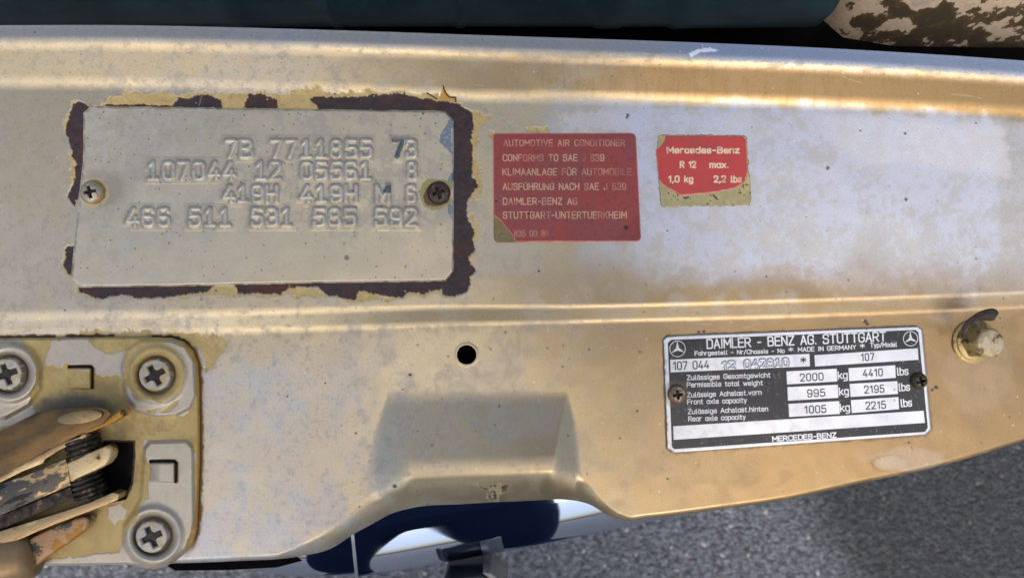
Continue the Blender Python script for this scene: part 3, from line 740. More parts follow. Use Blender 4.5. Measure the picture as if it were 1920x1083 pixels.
SMTXT = [("Mercedes-Benz", 1250, 1387, 288, 13), ("R 12", 1274.5, 1305.5, 315.4, 13.5), ("max.", 1330, 1367, 315.4, 13), ("1,0 kg", 1252.5, 1300, 342.5, 13.5), ("2,2 lbs", 1338, 1391, 342.5, 13.5)]
def small_paint(X, Y, sd):
    n1 = fbm(X, Y, 34, 4, 81); n2 = fbm(X, Y, 10, 3, 82); n3 = fbm(X, Y, 4, 2, 83)
    col = np.empty(X.shape + (3,), np.float32); col[:] = lin(194, 60, 50)
    k = (sst(.45, .62, n1) * .6)[..., None]; col = col * (1 - k) + lin(168, 62, 60) * k
    k = np.zeros(X.shape)
    for t, xa, xb, yb, h in SMTXT:
        G = np.full(X.shape, 99.); segdist(G, X, Y, fit_text(t, (xa, yb), (xb, yb), h, 1.3, 1.3), 4)
        k = np.maximum(k, sst(1.9, 1.0, G))
    k = (k * (.6 + .4 * sst(.36, .5, n2)))[..., None]; col = col * (1 - k) + lin(236, 208, 170) * k
    k = sst(-1.8, -.4, sd)[..., None] * .5; col = col * (1 - k) + lin(226, 150, 130) * k
    o = np.ones(X.shape); return col, np.stack([o * .42, o * .05, o * .5], -1)
st2 = empty('refrigerant_sticker', unproj(1320, 320, 0), 'small bright red sticker peeled down to its olive backing along the bottom', 'sticker', 'red stickers on the panel')
b2 = sheet('backing', (1222, 246, 1416, 394), .9, lambda X, Y: psdf(X, Y, SMALL) + (fbm(X, Y, 7, 3, 88) - .5) * 5, lab_z(1.0), backing_paint((176, 164, 112)), M_label, base_z=-1)
f2 = sheet('printed_film', (1222, 246, 1416, 394), .5, lambda X, Y: psdf(X, Y, SMALL_TOP) + (fbm(X, Y, 5, 3, 89) - .5) * 2.5, lab_z(1.9), small_paint, M_label, base_z=1.1)

def adopt(parent, *kids):
    for k in kids:
        k.parent = parent
        k.matrix_parent_inverse = parent.matrix_basis.inverted()
adopt(st1, b1, f1); adopt(st2, b2, f2)

# ================================================================== CHASSIS PLATE
def q6(*pts): return [R6(*p) for p in pts]
CH_BLACK = q6((110, 180), (132, 160), (1702, 96), (1722, 112), (1782, 724), (1763, 751), (152, 862), (136, 846))
CH_BOX = [q6((125, 288), (1021, 250), (1024, 330), (128, 369)), q6((1053, 259), (1718, 214), (1722, 288), (1057, 331)),
          q6((873, 363), (1196, 345), (1200, 427), (877, 446)), q6((879, 464), (1203, 448), (1207, 532), (883, 551)), q6((886, 571), (1212, 553), (1216, 636), (891, 655)),
          q6((1272, 342), (1572, 323), (1576, 404), (1276, 425)), q6((1279, 443), (1585, 425), (1590, 507), (1286, 527)), q6((1287, 547), (1592, 527), (1597, 605), (1293, 630)),
          q6((145, 715), (1755, 615), (1763, 693), (148, 802))]
CH_TXT_W = [("DAIMLER - BENZ AG. STUTTGART", (360, 220), (1516, 171), 66, 1.15, 5.2), ("Fahrgestell - Nr/Chassis - No", (283, 262), (862, 245), 30, 1.2, 3.6), ("*", (887, 250), (919, 248), 50, 1, 3.4),
            ("MADE IN GERMANY", (947, 239), (1322, 222), 31, 1.2, 3.6), ("*", (1347, 226), (1378, 224), 50, 1, 3.4), ("Typ/Model", (1411, 211), (1585, 205), 32, 1.2, 3.6),
            ("kg", (1204, 415), (1268, 411), 54, 1.1, 4.6), ("kg", (1212, 519), (1276, 514), 54, 1.1, 4.6), ("kg", (1218, 624), (1283, 619), 54, 1.1, 4.6),
            ("lbs", (1583, 391), (1659, 386), 54, 1.1, 4.6), ("lbs", (1594, 492), (1669, 487), 54, 1.1, 4.6), ("lbs", (1607, 594), (1682, 588), 54, 1.1, 4.6),
            ("Zul\u00e4ssiges Gesamtgewicht", (232, 420), (771, 402), 34, 1.15, 3.5), ("Permissible total weight", (232, 466), (722, 452), 34, 1.15, 3.5),
            ("Zul\u00e4ssige Achslast.vorn", (234, 531), (714, 513), 34, 1.15, 3.5), ("Front axle capacity", (235, 576), (619, 564), 34, 1.15, 3.5),
            ("Zul\u00e4ssige Achslast.hinten", (239, 638), (756, 619), 34, 1.15, 3.5), ("Rear axle capacity", (242, 685), (612, 671), 34, 1.15, 3.5),
            ("MERCEDES-BENZ", (782, 815), (1196, 789), 37, 1.2, 4.4)]
CH_TXT_K = [("107 044", (143, 356), (378, 346), 56, 1.2, 5), ("*", (964, 322), (1002, 320), 60, 1, 5), ("107", (1352, 299), (1440, 294), 52, 1.5, 4.8), ("2000", (960, 429), (1113, 421), 52, 1.6, 4.8),
            ("4410", (1364, 401), (1494, 394), 52, 1.6, 4.8), ("995", (1007, 530), (1124, 524), 52, 1.6, 4.8), ("2195", (1373, 506), (1504, 499), 52, 1.6, 4.8), ("1005", (988, 635), (1131, 628), 52, 1.6, 4.8), ("2215", (1382, 609), (1514, 602), 52, 1.6, 4.8)]
CH_EMB = [("12", (462, 348), (540, 344), 46), ("042810", (606, 343), (884, 330), 50)]
STARS = [((173, 218), 50), ((1671, 153), 46)]
_cf = {}
def ch_z(X, Y, sd):
    F = np.full(X.shape, 99.)
    for t, a, b, h in CH_EMB: segdist(F, X, Y, text_segs(t, R6(*a), R6(*b), h / 3.43, 1.6, t == "042810"), 5)
    _cf['F'] = F
    return H_FRONT + 5.0 + 1.9 * sst(3.0, .7, F) - 1.2 * sst(-1.8, 0, sd) + (fbm(X, Y, 80, 3, 91) - .5) * 1.6
def ch_paint(X, Y, sd):
    n1 = fbm(X, Y, 50, 4, 92); n2 = fbm(X, Y, 10, 4, 93); n3 = fbm(X, Y, 3, 2, 94)
    k = sst(.35, -.35, psdf(X, Y, CH_BLACK))
    for b in CH_BOX: k = k * sst(-.35, .35, psdf(X, Y, b))
    white = np.zeros(X.shape)
    for t, a, b, h, g, wd in CH_TXT_W:
        r = wd / 3.43 * (.84 if wd > 4 else .70); G = np.full(X.shape, 99.); segdist(G, X, Y, fit_text(t, R6(*a), R6(*b), h / 3.43, r, g), 3)
        white = np.maximum(white, sst(r + .35, r - .35, G))
    for (c, r) in STARS:
        cx, cy = R6(*c); r = r / 3.43; d = np.hypot(X - cx, Y - cy)
        white = np.maximum(white, sst(.9, .35, np.abs(d - r)))
        for a in (90, 210, 330):
            a = R(a + 3); tip = (cx + math.cos(a) * r, cy - math.sin(a) * r); l = (cx + math.cos(a + R(60)) * r * .22, cy - math.sin(a + R(60)) * r * .22); q = (cx + math.cos(a - R(60)) * r * .22, cy - math.sin(a - R(60)) * r * .22)
            white = np.maximum(white, sst(.4, -.4, psdf(X, Y, [(cx, cy), l, tip, q])))
    k = k * (1 - white)
    for t, a, b, h, g, wd in CH_TXT_K:
        r = wd / 3.43 * .76; G = np.full(X.shape, 99.); segdist(G, X, Y, fit_text(t, R6(*a), R6(*b), h / 3.43, r, g), 3)
        k = np.maximum(k, sst(r + .35, r - .35, G))
    k = k * (1 - .12 * sst(.66, .74, n3) * sst(.5, .6, n2))
    col = np.empty(X.shape + (3,), np.float32); col[:] = lin(222, 224, 226)
    m = (sst(.45, .65, n1 * .5 + n2 * .5) * .3)[..., None]; col = col * (1 - m) + lin(190, 192, 192) * m
    m = (sst(3.4, 1.6, _cf['F']) * sst(1.0, 1.8, _cf['F']) * .6)[..., None]; col = col * (1 - m) + lin(110, 108, 104) * m
    blk = lin(22, 22, 23) * (.85 + .3 * n2[..., None])
    kk = k[..., None]; col = col * (1 - kk) + blk * kk
    for sx, sy, r in ((1677, 730, 2.4), (1677, 750, 2), (1520, 693, 1), (1625, 617, 2), (1366, 631, 1)):
        q = sst(r + .8, r - .8, np.hypot(X - sx, Y - sy))[..., None] * .6; col = col * (1 - q) + lin(120, 118, 110) * q
    dirt = (sst(.58, .74, n2) * .10 * sst(1700, 1250, X))[..., None]; col = col * (1 - dirt) + lin(120, 104, 82) * dirt
    q = (sst(30, 16, np.hypot(X - 1268, Y - 737) + (n2 - .5) * 14) * .5)[..., None]; col = col * (1 - q) + lin(92, 72, 50) * q
    q = (sst(-3.5, -.5, sd + (n2 - .5) * 7) * sst(1300, 1240, X) * .8)[..., None]; col = col * (1 - q) + lin(120, 104, 80) * q
    o = np.ones(X.shape); return col, np.stack([.36 + .1 * k + .05 * n2, .75 * (1 - k), o * .35], -1)
ch = sheet('identification_plate', (1236, 604, 1754, 856), .5, CH_POLY, ch_z, ch_paint, M_label, base_z=H_FRONT - 1)
tag(ch, 'black and silver printed plate listing kg and lbs weights, tilted on the lower right', 'metal plate')

# ================================================================== SCREWS
def cross_cut(r_px, X, Y, size, rot, arm=.135):
    ca, sa = math.cos(rot), math.sin(rot)
    x = X * ca + Y * sa; y = -X * sa + Y * ca
    L = size; a1 = np.maximum(np.abs(x) / L, np.abs(y) / (L * arm * 2)); a2 = np.maximum(np.abs(y) / L, np.abs(x) / (L * arm * 2))
    v = np.minimum(a1, a2); star = np.hypot(x, y) / (L * .5)
    return np.minimum(v, star)             # <1 inside the Phillips slot
def make_screw(name, c, z, r, h, size, rot, paint, label, group=None, flat=.0, lean=(0, 0)):
    nr, na = 64, 144
    rr = np.concatenate([np.linspace(0.02, 1, nr), [1.0, 1.0]]); aa = np.linspace(0, 2 * math.pi, na, endpoint=False)
    RR, AA = np.meshgrid(rr, aa, indexing='ij')
    x = RR * np.cos(AA) * r; y = RR * np.sin(AA) * r
    dome = np.sqrt(np.clip(1 - (RR * .96) ** 2.4, 0, 1)) if flat == 0 else 1 - flat * RR ** 2 - (1 - flat) * sst(.82, 1.02, RR)
    Z = h * dome
    v = cross_cut(r, x, y, size, rot)
    cut = sst(1.12, .75, v)
    Z = Z - cut * h * .62
    Z[-2] = Z[-2] * 0 + h * .12; Z[-1] = -3
    n = fbm(x + c[0], y + c[1], 7, 3, 101); n2 = fbm(x + c[0], y + c[1], 2.6, 2, 102)
    Z[:-2] += (n[:-2] - .5) * r * .03
    col, rough, metal = paint(x, -y, RR, cut, n, n2)
    kz = 1 - (z) * S / D
    cx, cy, cz = unproj(c[0], c[1], z)
    P = np.stack([x * S + lean[0] * Z * S, y * S + lean[1] * Z * S, Z * S], -1)
    me = grid_mesh(name, P, None, col, np.stack([rough, metal, np.ones_like(rough)], -1), wrap=True)
    me.flip_normals()
    o = link(name, me, M_metal, None, (cx, cy, cz))
    return tag(o, label, 'screw', group)
def sp(base, spot, slotc, rough=.38, metal=.7, thr=.5, edge=None):
    def f(x, y, RR, cut, n, n2):
        k = sst(thr, thr + .08, n * .7 + n2 * .3)[..., None]
        col = lin(*base) * (.85 + .3 * n2[..., None]) * (1 - k) + lin(*spot) * k
        if edge is not None:
            e = sst(.8, .95, RR + (n - .5) * .3)[..., None]; col = col * (1 - e) + lin(*edge) * e
        c = sst(.25, .8, cut)[..., None]; col = col * (1 - c) + lin(*slotc) * c
        return col, rough + .2 * k[..., 0], metal * (1 - .5 * k[..., 0]) * (1 - c[..., 0])
    return f
make_screw('phillips_screw', PLATE_SCREW_L, 4.5, 22, 15, 11.5, R(12), sp((176, 168, 150), (160, 132, 90), (34, 28, 20), rough=.45, thr=.55, edge=(176, 148, 100)), 'painted pan head screw at the left edge of the stamped plate', 'screws holding the stamped plate')
make_screw('phillips_screw', PLATE_SCREW_R, 4, 21.5, 11, 11, R(18), sp((74, 58, 48), (110, 92, 80), (26, 20, 16), rough=.5, metal=.35, thr=.6, edge=(50, 38, 30)), 'rusty brown screw ringed by bare primer on the stamped plate', 'screws holding the stamped plate')
make_screw('phillips_screw', (1268.5, 738), H_FRONT + 4, 17.5, 13, 9, R(8), sp((140, 118, 92), (196, 178, 150), (24, 18, 14), rough=.45, metal=.5, thr=.55, edge=(120, 96, 66)), 'tan corroded screw at the left end of the weights plate', 'screws holding the weights plate')
make_screw('phillips_screw', (1721, 713), H_FRONT + 4, 15.5, 14, 8.5, R(15), sp((66, 60, 44), (96, 86, 60), (14, 12, 10), rough=.5, metal=.4, thr=.58, edge=(70, 62, 44)), 'dark olive screw at the right end of the weights plate', 'screws holding the weights plate')

# ================================================================== HINGE BRACKET (lower left)
BOSS = [(18, 700, 62), (294, 702, 62), (288, 1003, 61)]
UP_R = [(226, 690), (236, 655), (262, 636), (322, 636), (350, 648), (366, 676), (369, 740), (358, 766), (330, 781), (290, 783), (252, 770), (234, 742)]
LO_R = [(268, 840), (280, 826), (350, 824), (364, 838), (366, 990), (350, 1030), (320, 1056), (288, 1064), (250, 1052), (228, 1020), (230, 985), (250, 955), (262, 930)]
LEFT_UP = [(-60, 640), (20, 638), (60, 652), (80, 690), (78, 730), (56, 760), (10, 785), (-60, 790)]
TABS = [(150, 708, 22, 20), (305, 884, 24, 19)]
BZ = 12.0
def br_z(X, Y, sd):
    Z = np.full(X.shape, H_FRONT + BZ)
    Z += 7 * sst(2, -7, psdf(X, Y, UP_R)); Z += 7 * sst(2, -7, psdf(X, Y, LO_R)); Z += 7 * sst(4, -8, psdf(X, Y, LEFT_UP))
    for cx, cy, r in BOSS:
        d = np.hypot(X - cx, Y - cy)
        Z += 7 * np.exp(-((d - 48) / 7.5) ** 2) * (1 if r else 0)
        Z -= 7 * sst(42, 34, d)
    for cx, cy, a, b in TABS:
        dx = (X - cx); dy = (Y - cy)
        q = np.maximum(np.abs(dx) - a + 5, 0) ** 2 + np.maximum(np.abs(dy) - b + 5, 0) ** 2
        t = sst(6.5, 3.2, np.sqrt(q))
        Z += t * (9 * (1 - sst(-b, b, -dy) * 0.0)) * sst(a * 1.3, a * .2, -dx)
        # the lance gap at the tab's top and right end
        Z -= 12 * np.exp(-((dy + b + .5) / 2.6) ** 2) * sst(a + 2, a - 2, np.abs(dx)) + 12 * np.exp(-((dx - a - .5) / 2.6) ** 2) * sst(b + 2, b - 2, np.abs(dy))
    Z -= 60 * sst(1.5, -1.5, psdf(X, Y, VOID))
    Z -= 6 * sst(-6, 0, sd) ** 2
    Z += (fbm(X, Y, 60, 3, 111) - .5) * 1.5
    m = br_masks(X, Y, sd); Z += m[0] * .7
    return Z
SILV = [[(98, 637), (160, 634), (178, 652), (196, 664), (230, 660), (236, 690), (228, 715), (242, 765), (285, 783), (345, 780), (368, 745), (368, 680), (345, 648), (316, 640), (300, 640), (330, 654), (346, 676), (348, 710), (335, 738), (300, 754), (262, 746), (240, 724), (222, 702), (190, 706), (172, 692), (140, 690), (125, 680), (115, 690), (85, 680), (92, 655)],
        [(270, 825), (352, 825), (365, 850), (365, 960), (350, 1030), (320, 1060), (250, 1066), (70, 1066), (100, 1046), (225, 1038), (226, 1000), (250, 950), (278, 932), (286, 872), (264, 852)],
        [(-70, 630), (40, 640), (66, 680), (68, 720), (56, 752), (66, 770), (55, 790), (0, 800), (-70, 800)],
        [(203, 950), (226, 940), (238, 955), (230, 975), (212, 980), (200, 968)]]
_bm = {}
def br_masks(X, Y, sd):
    if 'm' in _bm and _bm['m'][0].shape == X.shape: return _bm['m']
    n2 = fbm(X, Y, 24, 4, 121); n3 = fbm(X, Y, 8, 3, 122)
    k = np.zeros(X.shape)
    for p in SILV: k = np.maximum(k, sst(.9, -.9, psdf(X, Y, p) + (n2 - .5) * 12 + (n3 - .5) * 7))
    # worn flakes inside the silver
    for p in ([(300, 772), (330, 752), (336, 748), (330, 762), (316, 772)], [(274, 768), (292, 766), (290, 774), (276, 774)], [(248, 950), (262, 942), (258, 975), (232, 996), (236, 970)]):
        k = np.minimum(k, sst(-.9, .9, psdf(X, Y, p) + (n3 - .5) * 6))
    _bm['m'] = (k, n2, n3)
    return _bm['m']
def br_paint(X, Y, sd):
    k, n2, n3 = br_masks(X, Y, sd)
    n4 = fbm(X, Y, 3, 2, 123); n1 = fbm(X, Y, 90, 3, 124)
    col = lin(190, 166, 106) * (.8 + .4 * n2[..., None]); col = col.astype(np.float32)
    q = (sst(.5, .64, n1 * .6 + n3 * .4) * .4)[..., None]; col = col * (1 - q) + lin(146, 118, 66) * q
    rough = np.full(X.shape, .6); metal = np.full(X.shape, .12)
    kk = k[..., None]; col = col * (1 - kk) + lin(188, 178, 158) * (.9 + .2 * n3[..., None]) * kk; rough = rough * (1 - k) + .42 * k; metal = metal * (1 - k) + .5 * k
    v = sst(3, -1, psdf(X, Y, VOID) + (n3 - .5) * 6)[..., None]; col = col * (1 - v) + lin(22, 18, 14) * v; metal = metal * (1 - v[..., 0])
    # soft shadow of the arms on the bracket, painted dark grey
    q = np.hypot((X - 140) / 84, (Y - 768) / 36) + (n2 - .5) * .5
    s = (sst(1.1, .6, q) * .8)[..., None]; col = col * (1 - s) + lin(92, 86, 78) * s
    # warm light along the right edge, painted gold
    e = (sst(-9, -4, sd + (n3 - .5) * 5) * sst(330, 350, X) * sst(1040, 1010, Y))[..., None]; col = col * (1 - e) + lin(186, 146, 72) * e
    for cx, cy, r in BOSS:
        d = np.hypot(X - cx, Y - cy)
        g = (np.exp(-((d - 35) / 2.0) ** 2) * .7)[..., None]; col = col * (1 - g) + lin(78, 66, 46) * g
    for cx, cy, a, b in TABS:
        g = (np.exp(-((Y - cy + b + 1) / 2.4) ** 2) * (np.abs(X - cx) < a + 1))[..., None]; col = col * (1 - g) + lin(60, 46, 24) * g
        g = (np.exp(-((X - cx - a - 1) / 2.4) ** 2) * (np.abs(Y - cy) < b + 1))[..., None]; col = col * (1 - g) + lin(120, 84, 30) * g
    e = sst(.5, 1.5, sd)[..., None]; col = col * (1 - e) + lin(54, 38, 20) * e
    return col, np.stack([rough, metal, np.ones(X.shape)], -1)
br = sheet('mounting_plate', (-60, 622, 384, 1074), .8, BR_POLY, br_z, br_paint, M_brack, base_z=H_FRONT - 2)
hinge = empty('hood_hinge', unproj(180, 850, H_FRONT), 'peeling silver and mustard hinge with stacked arms screwed to the lower left', 'hinge')
adopt(hinge, br)
for (cx, cy, _), rot, label, sil in ((BOSS[0], R(20), 'whitish countersunk screw in the hinge plate, cut by the left frame edge', True), (BOSS[1], R(28), 'half yellowed countersunk screw in the upper right corner of the hinge plate', False), (BOSS[2], R(24), 'silver countersunk screw at the bottom corner of the hinge plate', True)):
    pf = sp((180, 174, 162), (190, 170, 120), (36, 30, 20), thr=.56 if sil else .47, rough=.48, metal=.4, edge=(120, 108, 84))
    make_screw('phillips_screw', (cx, cy), H_FRONT + BZ + 1, 34, 11, 21, rot, pf, label, 'screws holding the hinge plate', flat=.22)

# arms: bevelled bars of sheet steel
M_arm = worn_mat('worn_arm_paint', [(0, T(*lin(40, 34, 28))), (.42, T(*lin(150, 120, 80))), (.47, T(*lin(172, 146, 104))), (.60, T(*lin(196, 174, 128)))], scale=150, rough=.36, metal=.7, grainrot=R(27))
M_arm_tan = worn_mat('tan_arm_paint', [(0, T(*lin(92, 70, 42))), (.40, T(*lin(128, 98, 58))), (.56, T(*lin(104, 84, 54))), (.66, T(*lin(60, 52, 44)))], scale=120, rough=.36, metal=.7, sharp=.12, grainrot=R(27))
M_arm_grey = worn_mat('scuffed_grey_steel', [(0, T(*lin(42, 38, 34))), (.40, T(*lin(84, 80, 74))), (.53, T(*lin(190, 162, 112))), (.59, T(*lin(104, 96, 84))), (.66, T(*lin(196, 140, 50)))], scale=190, rough=.38, metal=.65, grainrot=R(25))
M_gold = worn_mat('mustard_primer', [(0, T(*lin(150, 104, 30))), (.45, T(*lin(190, 138, 46))), (.62, T(*lin(70, 56, 40)))], scale=120, rough=.55, metal=.1, sharp=.02)
M_dark = worn_mat('greasy_washers', [(0, T(*lin(26, 22, 18))), (.46, T(*lin(60, 52, 42))), (.60, T(*lin(116, 100, 76)))], scale=260, rough=.5, metal=.5)
def prism(name, poly, z0, z1, mat, parent, bevel=2.0, zfun=None):
    bm = bmesh.new()
    pts = [unproj(x, y, (z0 + z1) / 2) for x, y in poly]
    top = [bm.verts.new((p[0], p[1], (z1 + (zfun(*q) if zfun else 0)) * S)) for p, q in zip(pts, poly)]
    bot = [bm.verts.new((p[0], p[1], (z0 + (zfun(*q) if zfun else 0)) * S)) for p, q in zip(pts, poly)]
    bm.faces.new(top); bm.faces.new(bot[::-1]); n = len(poly)
    for i in range(n): bm.faces.new([top[i], bot[i], bot[(i + 1) % n], top[(i + 1) % n]])
    bmesh.ops.recalc_face_normals(bm, faces=bm.faces)
    bmesh.ops.bevel(bm, geom=bm.edges[:], offset=bevel * S, segments=3, affect='EDGES', profile=.5, clamp_overlap=True)
    for f in bm.faces: f.smooth = True
    me = bpy.data.meshes.new(name); bm.to_mesh(me); bm.free()
    try: me.set_sharp_from_angle(angle=R(22))
    except Exception: pass
    o = link(name, me, mat); adopt(parent, o)
    return o
def axis_lathe(name, c, z, axis, prof, mat, parent, seg=48, dz=0.0):
    """discs round an axis that lies in the picture plane; prof = [(along, radius)] px"""
    a = Vector((axis[0], -axis[1], dz)).normalized(); u = a.cross(Vector((0, 0, 1))).normalized(); w = a.cross(u)
    o0 = Vector(unproj(c[0], c[1], z))
    ang = np.linspace(0, 2 * math.pi, seg, endpoint=False)
    P = np.array([[tuple(o0 + a * t * S + (u * math.cos(q) + w * math.sin(q)) * r * S) for q in ang] for t, r in prof])
    me = grid_mesh(name, P, None, wrap=True)
    try: me.set_sharp_from_angle(angle=R(50))
    except Exception: pass
    bmx = bmesh.new(); bmx.from_mesh(me); bmesh.ops.recalc_face_normals(bmx, faces=bmx.faces); bmx.to_mesh(me); bmx.free()
    ob = link(name, me, mat); adopt(parent, ob)
    return ob
tilt = lambda x, y: (x - 120) * .05
arm_top = prism('upper_arm', [(-90, 850), (0, 807), (69, 773), (112, 766), (186, 762), (204, 766), (212, 774), (196, 793), (165, 807), (86, 844), (0, 894), (-90, 940)], 39, 44, M_arm_tan, hinge, 1.0, tilt)
prism('arm_lip', [(160, 803), (196, 790), (222, 774), (234, 765), (241, 768), (236, 778), (214, 792), (186, 803), (164, 811)], 12, 38, M_gold, hinge, 2)
prism('arm_flange', [(-90, 938), (0, 892), (60, 858), (110, 832), (164, 809), (168, 816), (120, 840), (90, 858), (86, 866), (50, 880), (0, 905), (-90, 950)], 16, 34, M_arm, hinge, 1.2)
def disc(name, c, z, rx, ry, h, rot, mat, parent):
    poly = []
    for i in range(28):
        a = i / 28 * 2 * math.pi; x, y = math.cos(a) * rx, math.sin(a) * ry
        poly.append((c[0] + x * math.cos(rot) - y * math.sin(rot), c[1] + x * math.sin(rot) + y * math.cos(rot)))
    return prism(name, poly, z, z + h, mat, parent, 1.8)
M_riv = worn_mat('rivet_steel', [(0, T(*lin(150, 128, 88))), (.5, T(*lin(136, 118, 86))), (.62, T(*lin(170, 168, 160)))], scale=70, rough=.3, metal=.8, bump=.1)
disc('rivet', (151, 781), 46, 43, 12.5, 7, R(-8), M_riv, arm_top)
AX = (0.30, 0.95)
def stack(n, r, th, gap):
    pr = [(0, 1)]
    t = 0
    for i in range(n):
        pr += [(t, r - 1.5), (t + 1.2, r), (t + th - 1.2, r), (t + th, r - 1.5), (t + th, r - 5), (t + th + gap, r - 5)]; t += th + gap
    pr += [(t, 1)]
    return pr
axis_lathe('washer_stack', (150, 812), 8, AX, stack(5, 31, 6.2, 3), M_dark, hinge)
axis_lathe('washer_stack', (158, 886), 8, AX, stack(5, 29, 6.2, 3), M_dark, hinge)
axis_lathe('pivot_pin', (140, 795), 8, AX, [(0, 1), (0, 14), (150, 14), (150, 1)], M_dark, hinge)
prism('middle_arm', [(-90, 940), (0, 906), (60, 886), (131, 856), (136, 866), (141, 905), (70, 935), (0, 966), (-90, 1006)], 6, 36, M_arm_grey, hinge, 1)
prism('arm_tip', [(134, 864), (160, 852), (190, 839), (207, 832), (216, 838), (214, 856), (206, 868), (188, 878), (160, 890), (140, 901)], 8, 38, worn_mat('cream_worn_tip', [(0, T(*lin(216, 190, 140))), (.52, T(*lin(204, 172, 116))), (.6, T(*lin(56, 44, 34)))], scale=110, rough=.4, metal=.3), hinge, 4)
prism('inner_arm', [(-90, 1000), (0, 966), (70, 938), (140, 908), (146, 928), (70, 962), (0, 992), (-90, 1032)], -6, 22, M_dark, hinge, 1.3)
prism('lower_arm', [(-90, 1034), (0, 994), (70, 972), (131, 953), (180, 936), (219, 919), (231, 922), (229, 932), (205, 942), (167, 957), (110, 978), (50, 1004), (0, 1024), (-90, 1062)], 4, 34, M_arm, hinge, .9)
prism('link_bar', [(48, 1012), (100, 988), (150, 968), (168, 964), (174, 972), (168, 988), (140, 1010), (100, 1036), (72, 1058), (40, 1075), (10, 1060)], -4, 24, worn_mat('patchy_link_paint', [(0, T(*lin(60, 52, 40))), (.40, T(*lin(168, 116, 40))), (.50, T(*lin(176, 140, 100))), (.60, T(*lin(84, 80, 70)))], scale=80, rough=.55, metal=.2, sharp=.02), hinge, 5)
axis_lathe('rod_end', (-40, 1066), 22, (1, -.24), [(0, 1), (0, 44), (88, 42), (98, 37), (103, 28), (105, 1)], worn_mat('tan_rod', [(0, T(*lin(168, 140, 100))), (.55, T(*lin(150, 124, 88))), (.8, T(*lin(120, 100, 70)))], scale=60, rough=.45, metal=.4, sharp=.2, bump=.15), hinge, dz=-.1)

# ================================================================== BOLT with a peeled cap
bolt = empty('hex_bolt', unproj(1826, 640, H_FRONT), 'cream painted bolt at the right edge with a dark peeled flap on top', 'bolt')
cb = Vector(unproj(1826, 640, H_FRONT))
def vlathe(name, c, prof, mat, parent, seg=64, lean=(0, 0)):
    ang = np.linspace(0, 2 * math.pi, seg, endpoint=False)
    P = np.array([[(c[0] + r * S * math.cos(q) + lean[0] * z * S, c[1] + r * S * math.sin(q) + lean[1] * z * S, c[2] + z * S) for q in ang] for z, r in prof])
    me = grid_mesh(name, P, None, wrap=True)
    try: me.set_sharp_from_angle(angle=R(38))
    except Exception: pass
    bmx = bmesh.new(); bmx.from_mesh(me); bmesh.ops.recalc_face_normals(bmx, faces=bmx.faces); bmx.to_mesh(me); bmx.free()
    o = link(name, me, mat); adopt(parent, o); return o
M_bolt = worn_mat('olive_bolt_paint', [(0, T(*lin(120, 100, 56))), (.45, T(*lin(158, 138, 92))), (.60, T(*lin(90, 76, 44)))], scale=140, rough=.45, metal=.4)
M_face = worn_mat('chipped_cream_face', [(0, T(*lin(178, 166, 140))), (.50, T(*lin(164, 146, 110))), (.60, T(*lin(90, 76, 66)))], scale=210, rough=.5, metal=.2)
vlathe('washer', cb, [(0, 42), (3, 42), (4.5, 40), (5, 36), (7.5, 36), (9, 34), (9, 5)], M_bolt, bolt)
shank = vlathe('shank', cb, [(6, 32), (22, 30), (37, 29), (39, 28), (40, 26)], M_bolt, bolt, 6, lean=(.12, 0))
vlathe('bolt_face', cb, [(39.5, 25.2), (42, 24.5), (43.4, 22.5), (43.8, 10), (43.6, .2)], M_face, shank, lean=(.12, 0))
M_flap = worn_mat('dry_rubber_flap', [(0, T(*lin(44, 32, 30))), (.5, T(*lin(66, 48, 44))), (.64, T(*lin(96, 76, 66)))], scale=160, rough=.7, metal=0, bump=.8)
def flap():
    # a strip curling round the bolt's upper left and flaring out above it
    pts = [(1806, 634, 9, 4), (1806, 620, 20, 6), (1813, 606, 34, 8), (1826, 597, 46, 10), (1842, 592, 54, 15), (1856, 590, 58, 19), (1866, 590, 60, 17), (1869, 592, 60, 9)]
    rows = []
    for i, (x, y, z, wd) in enumerate(pts):
        a = np.array(pts[max(i - 1, 0)][:2]); b = np.array(pts[min(i + 1, len(pts) - 1)][:2]); d = b - a; d = d / np.linalg.norm(d); nrm = np.array([-d[1], d[0]])
        row = []
        for t, dzz in ((-1, 0), (-.5, 2.2), (0, 2.6), (.5, 1.6), (1, 0), (.5, -2), (0, -2.4), (-.5, -1.5)):
            j = (fbm(np.array([x * 1.0 + t * 9]), np.array([y * 1.0]), 5, 2, 140)[0] - .5) * 5
            q = (x + nrm[0] * (t * wd * .62 + j * .4), y + nrm[1] * (t * wd * .62 + j * .4)); row.append(unproj(q[0], q[1], z + dzz + j * .5))
        rows.append(row)
    me = grid_mesh('peeled_flap', np.array(rows), None, wrap=True)
    bmx = bmesh.new(); bmx.from_mesh(me); bmesh.ops.holes_fill(bmx, edges=[e for e in bmx.edges if e.is_boundary], sides=0)
    bmesh.ops.subdivide_edges(bmx, edges=bmx.edges[:], cuts=2, use_grid_fill=True, smooth=.6)
    bmesh.ops.recalc_face_normals(bmx, faces=bmx.faces)
    for f in bmx.faces: f.smooth = True
    bmx.to_mesh(me); bmx.free()
    o = link('peeled_flap', me, M_flap); adopt(bolt, o)
flap()

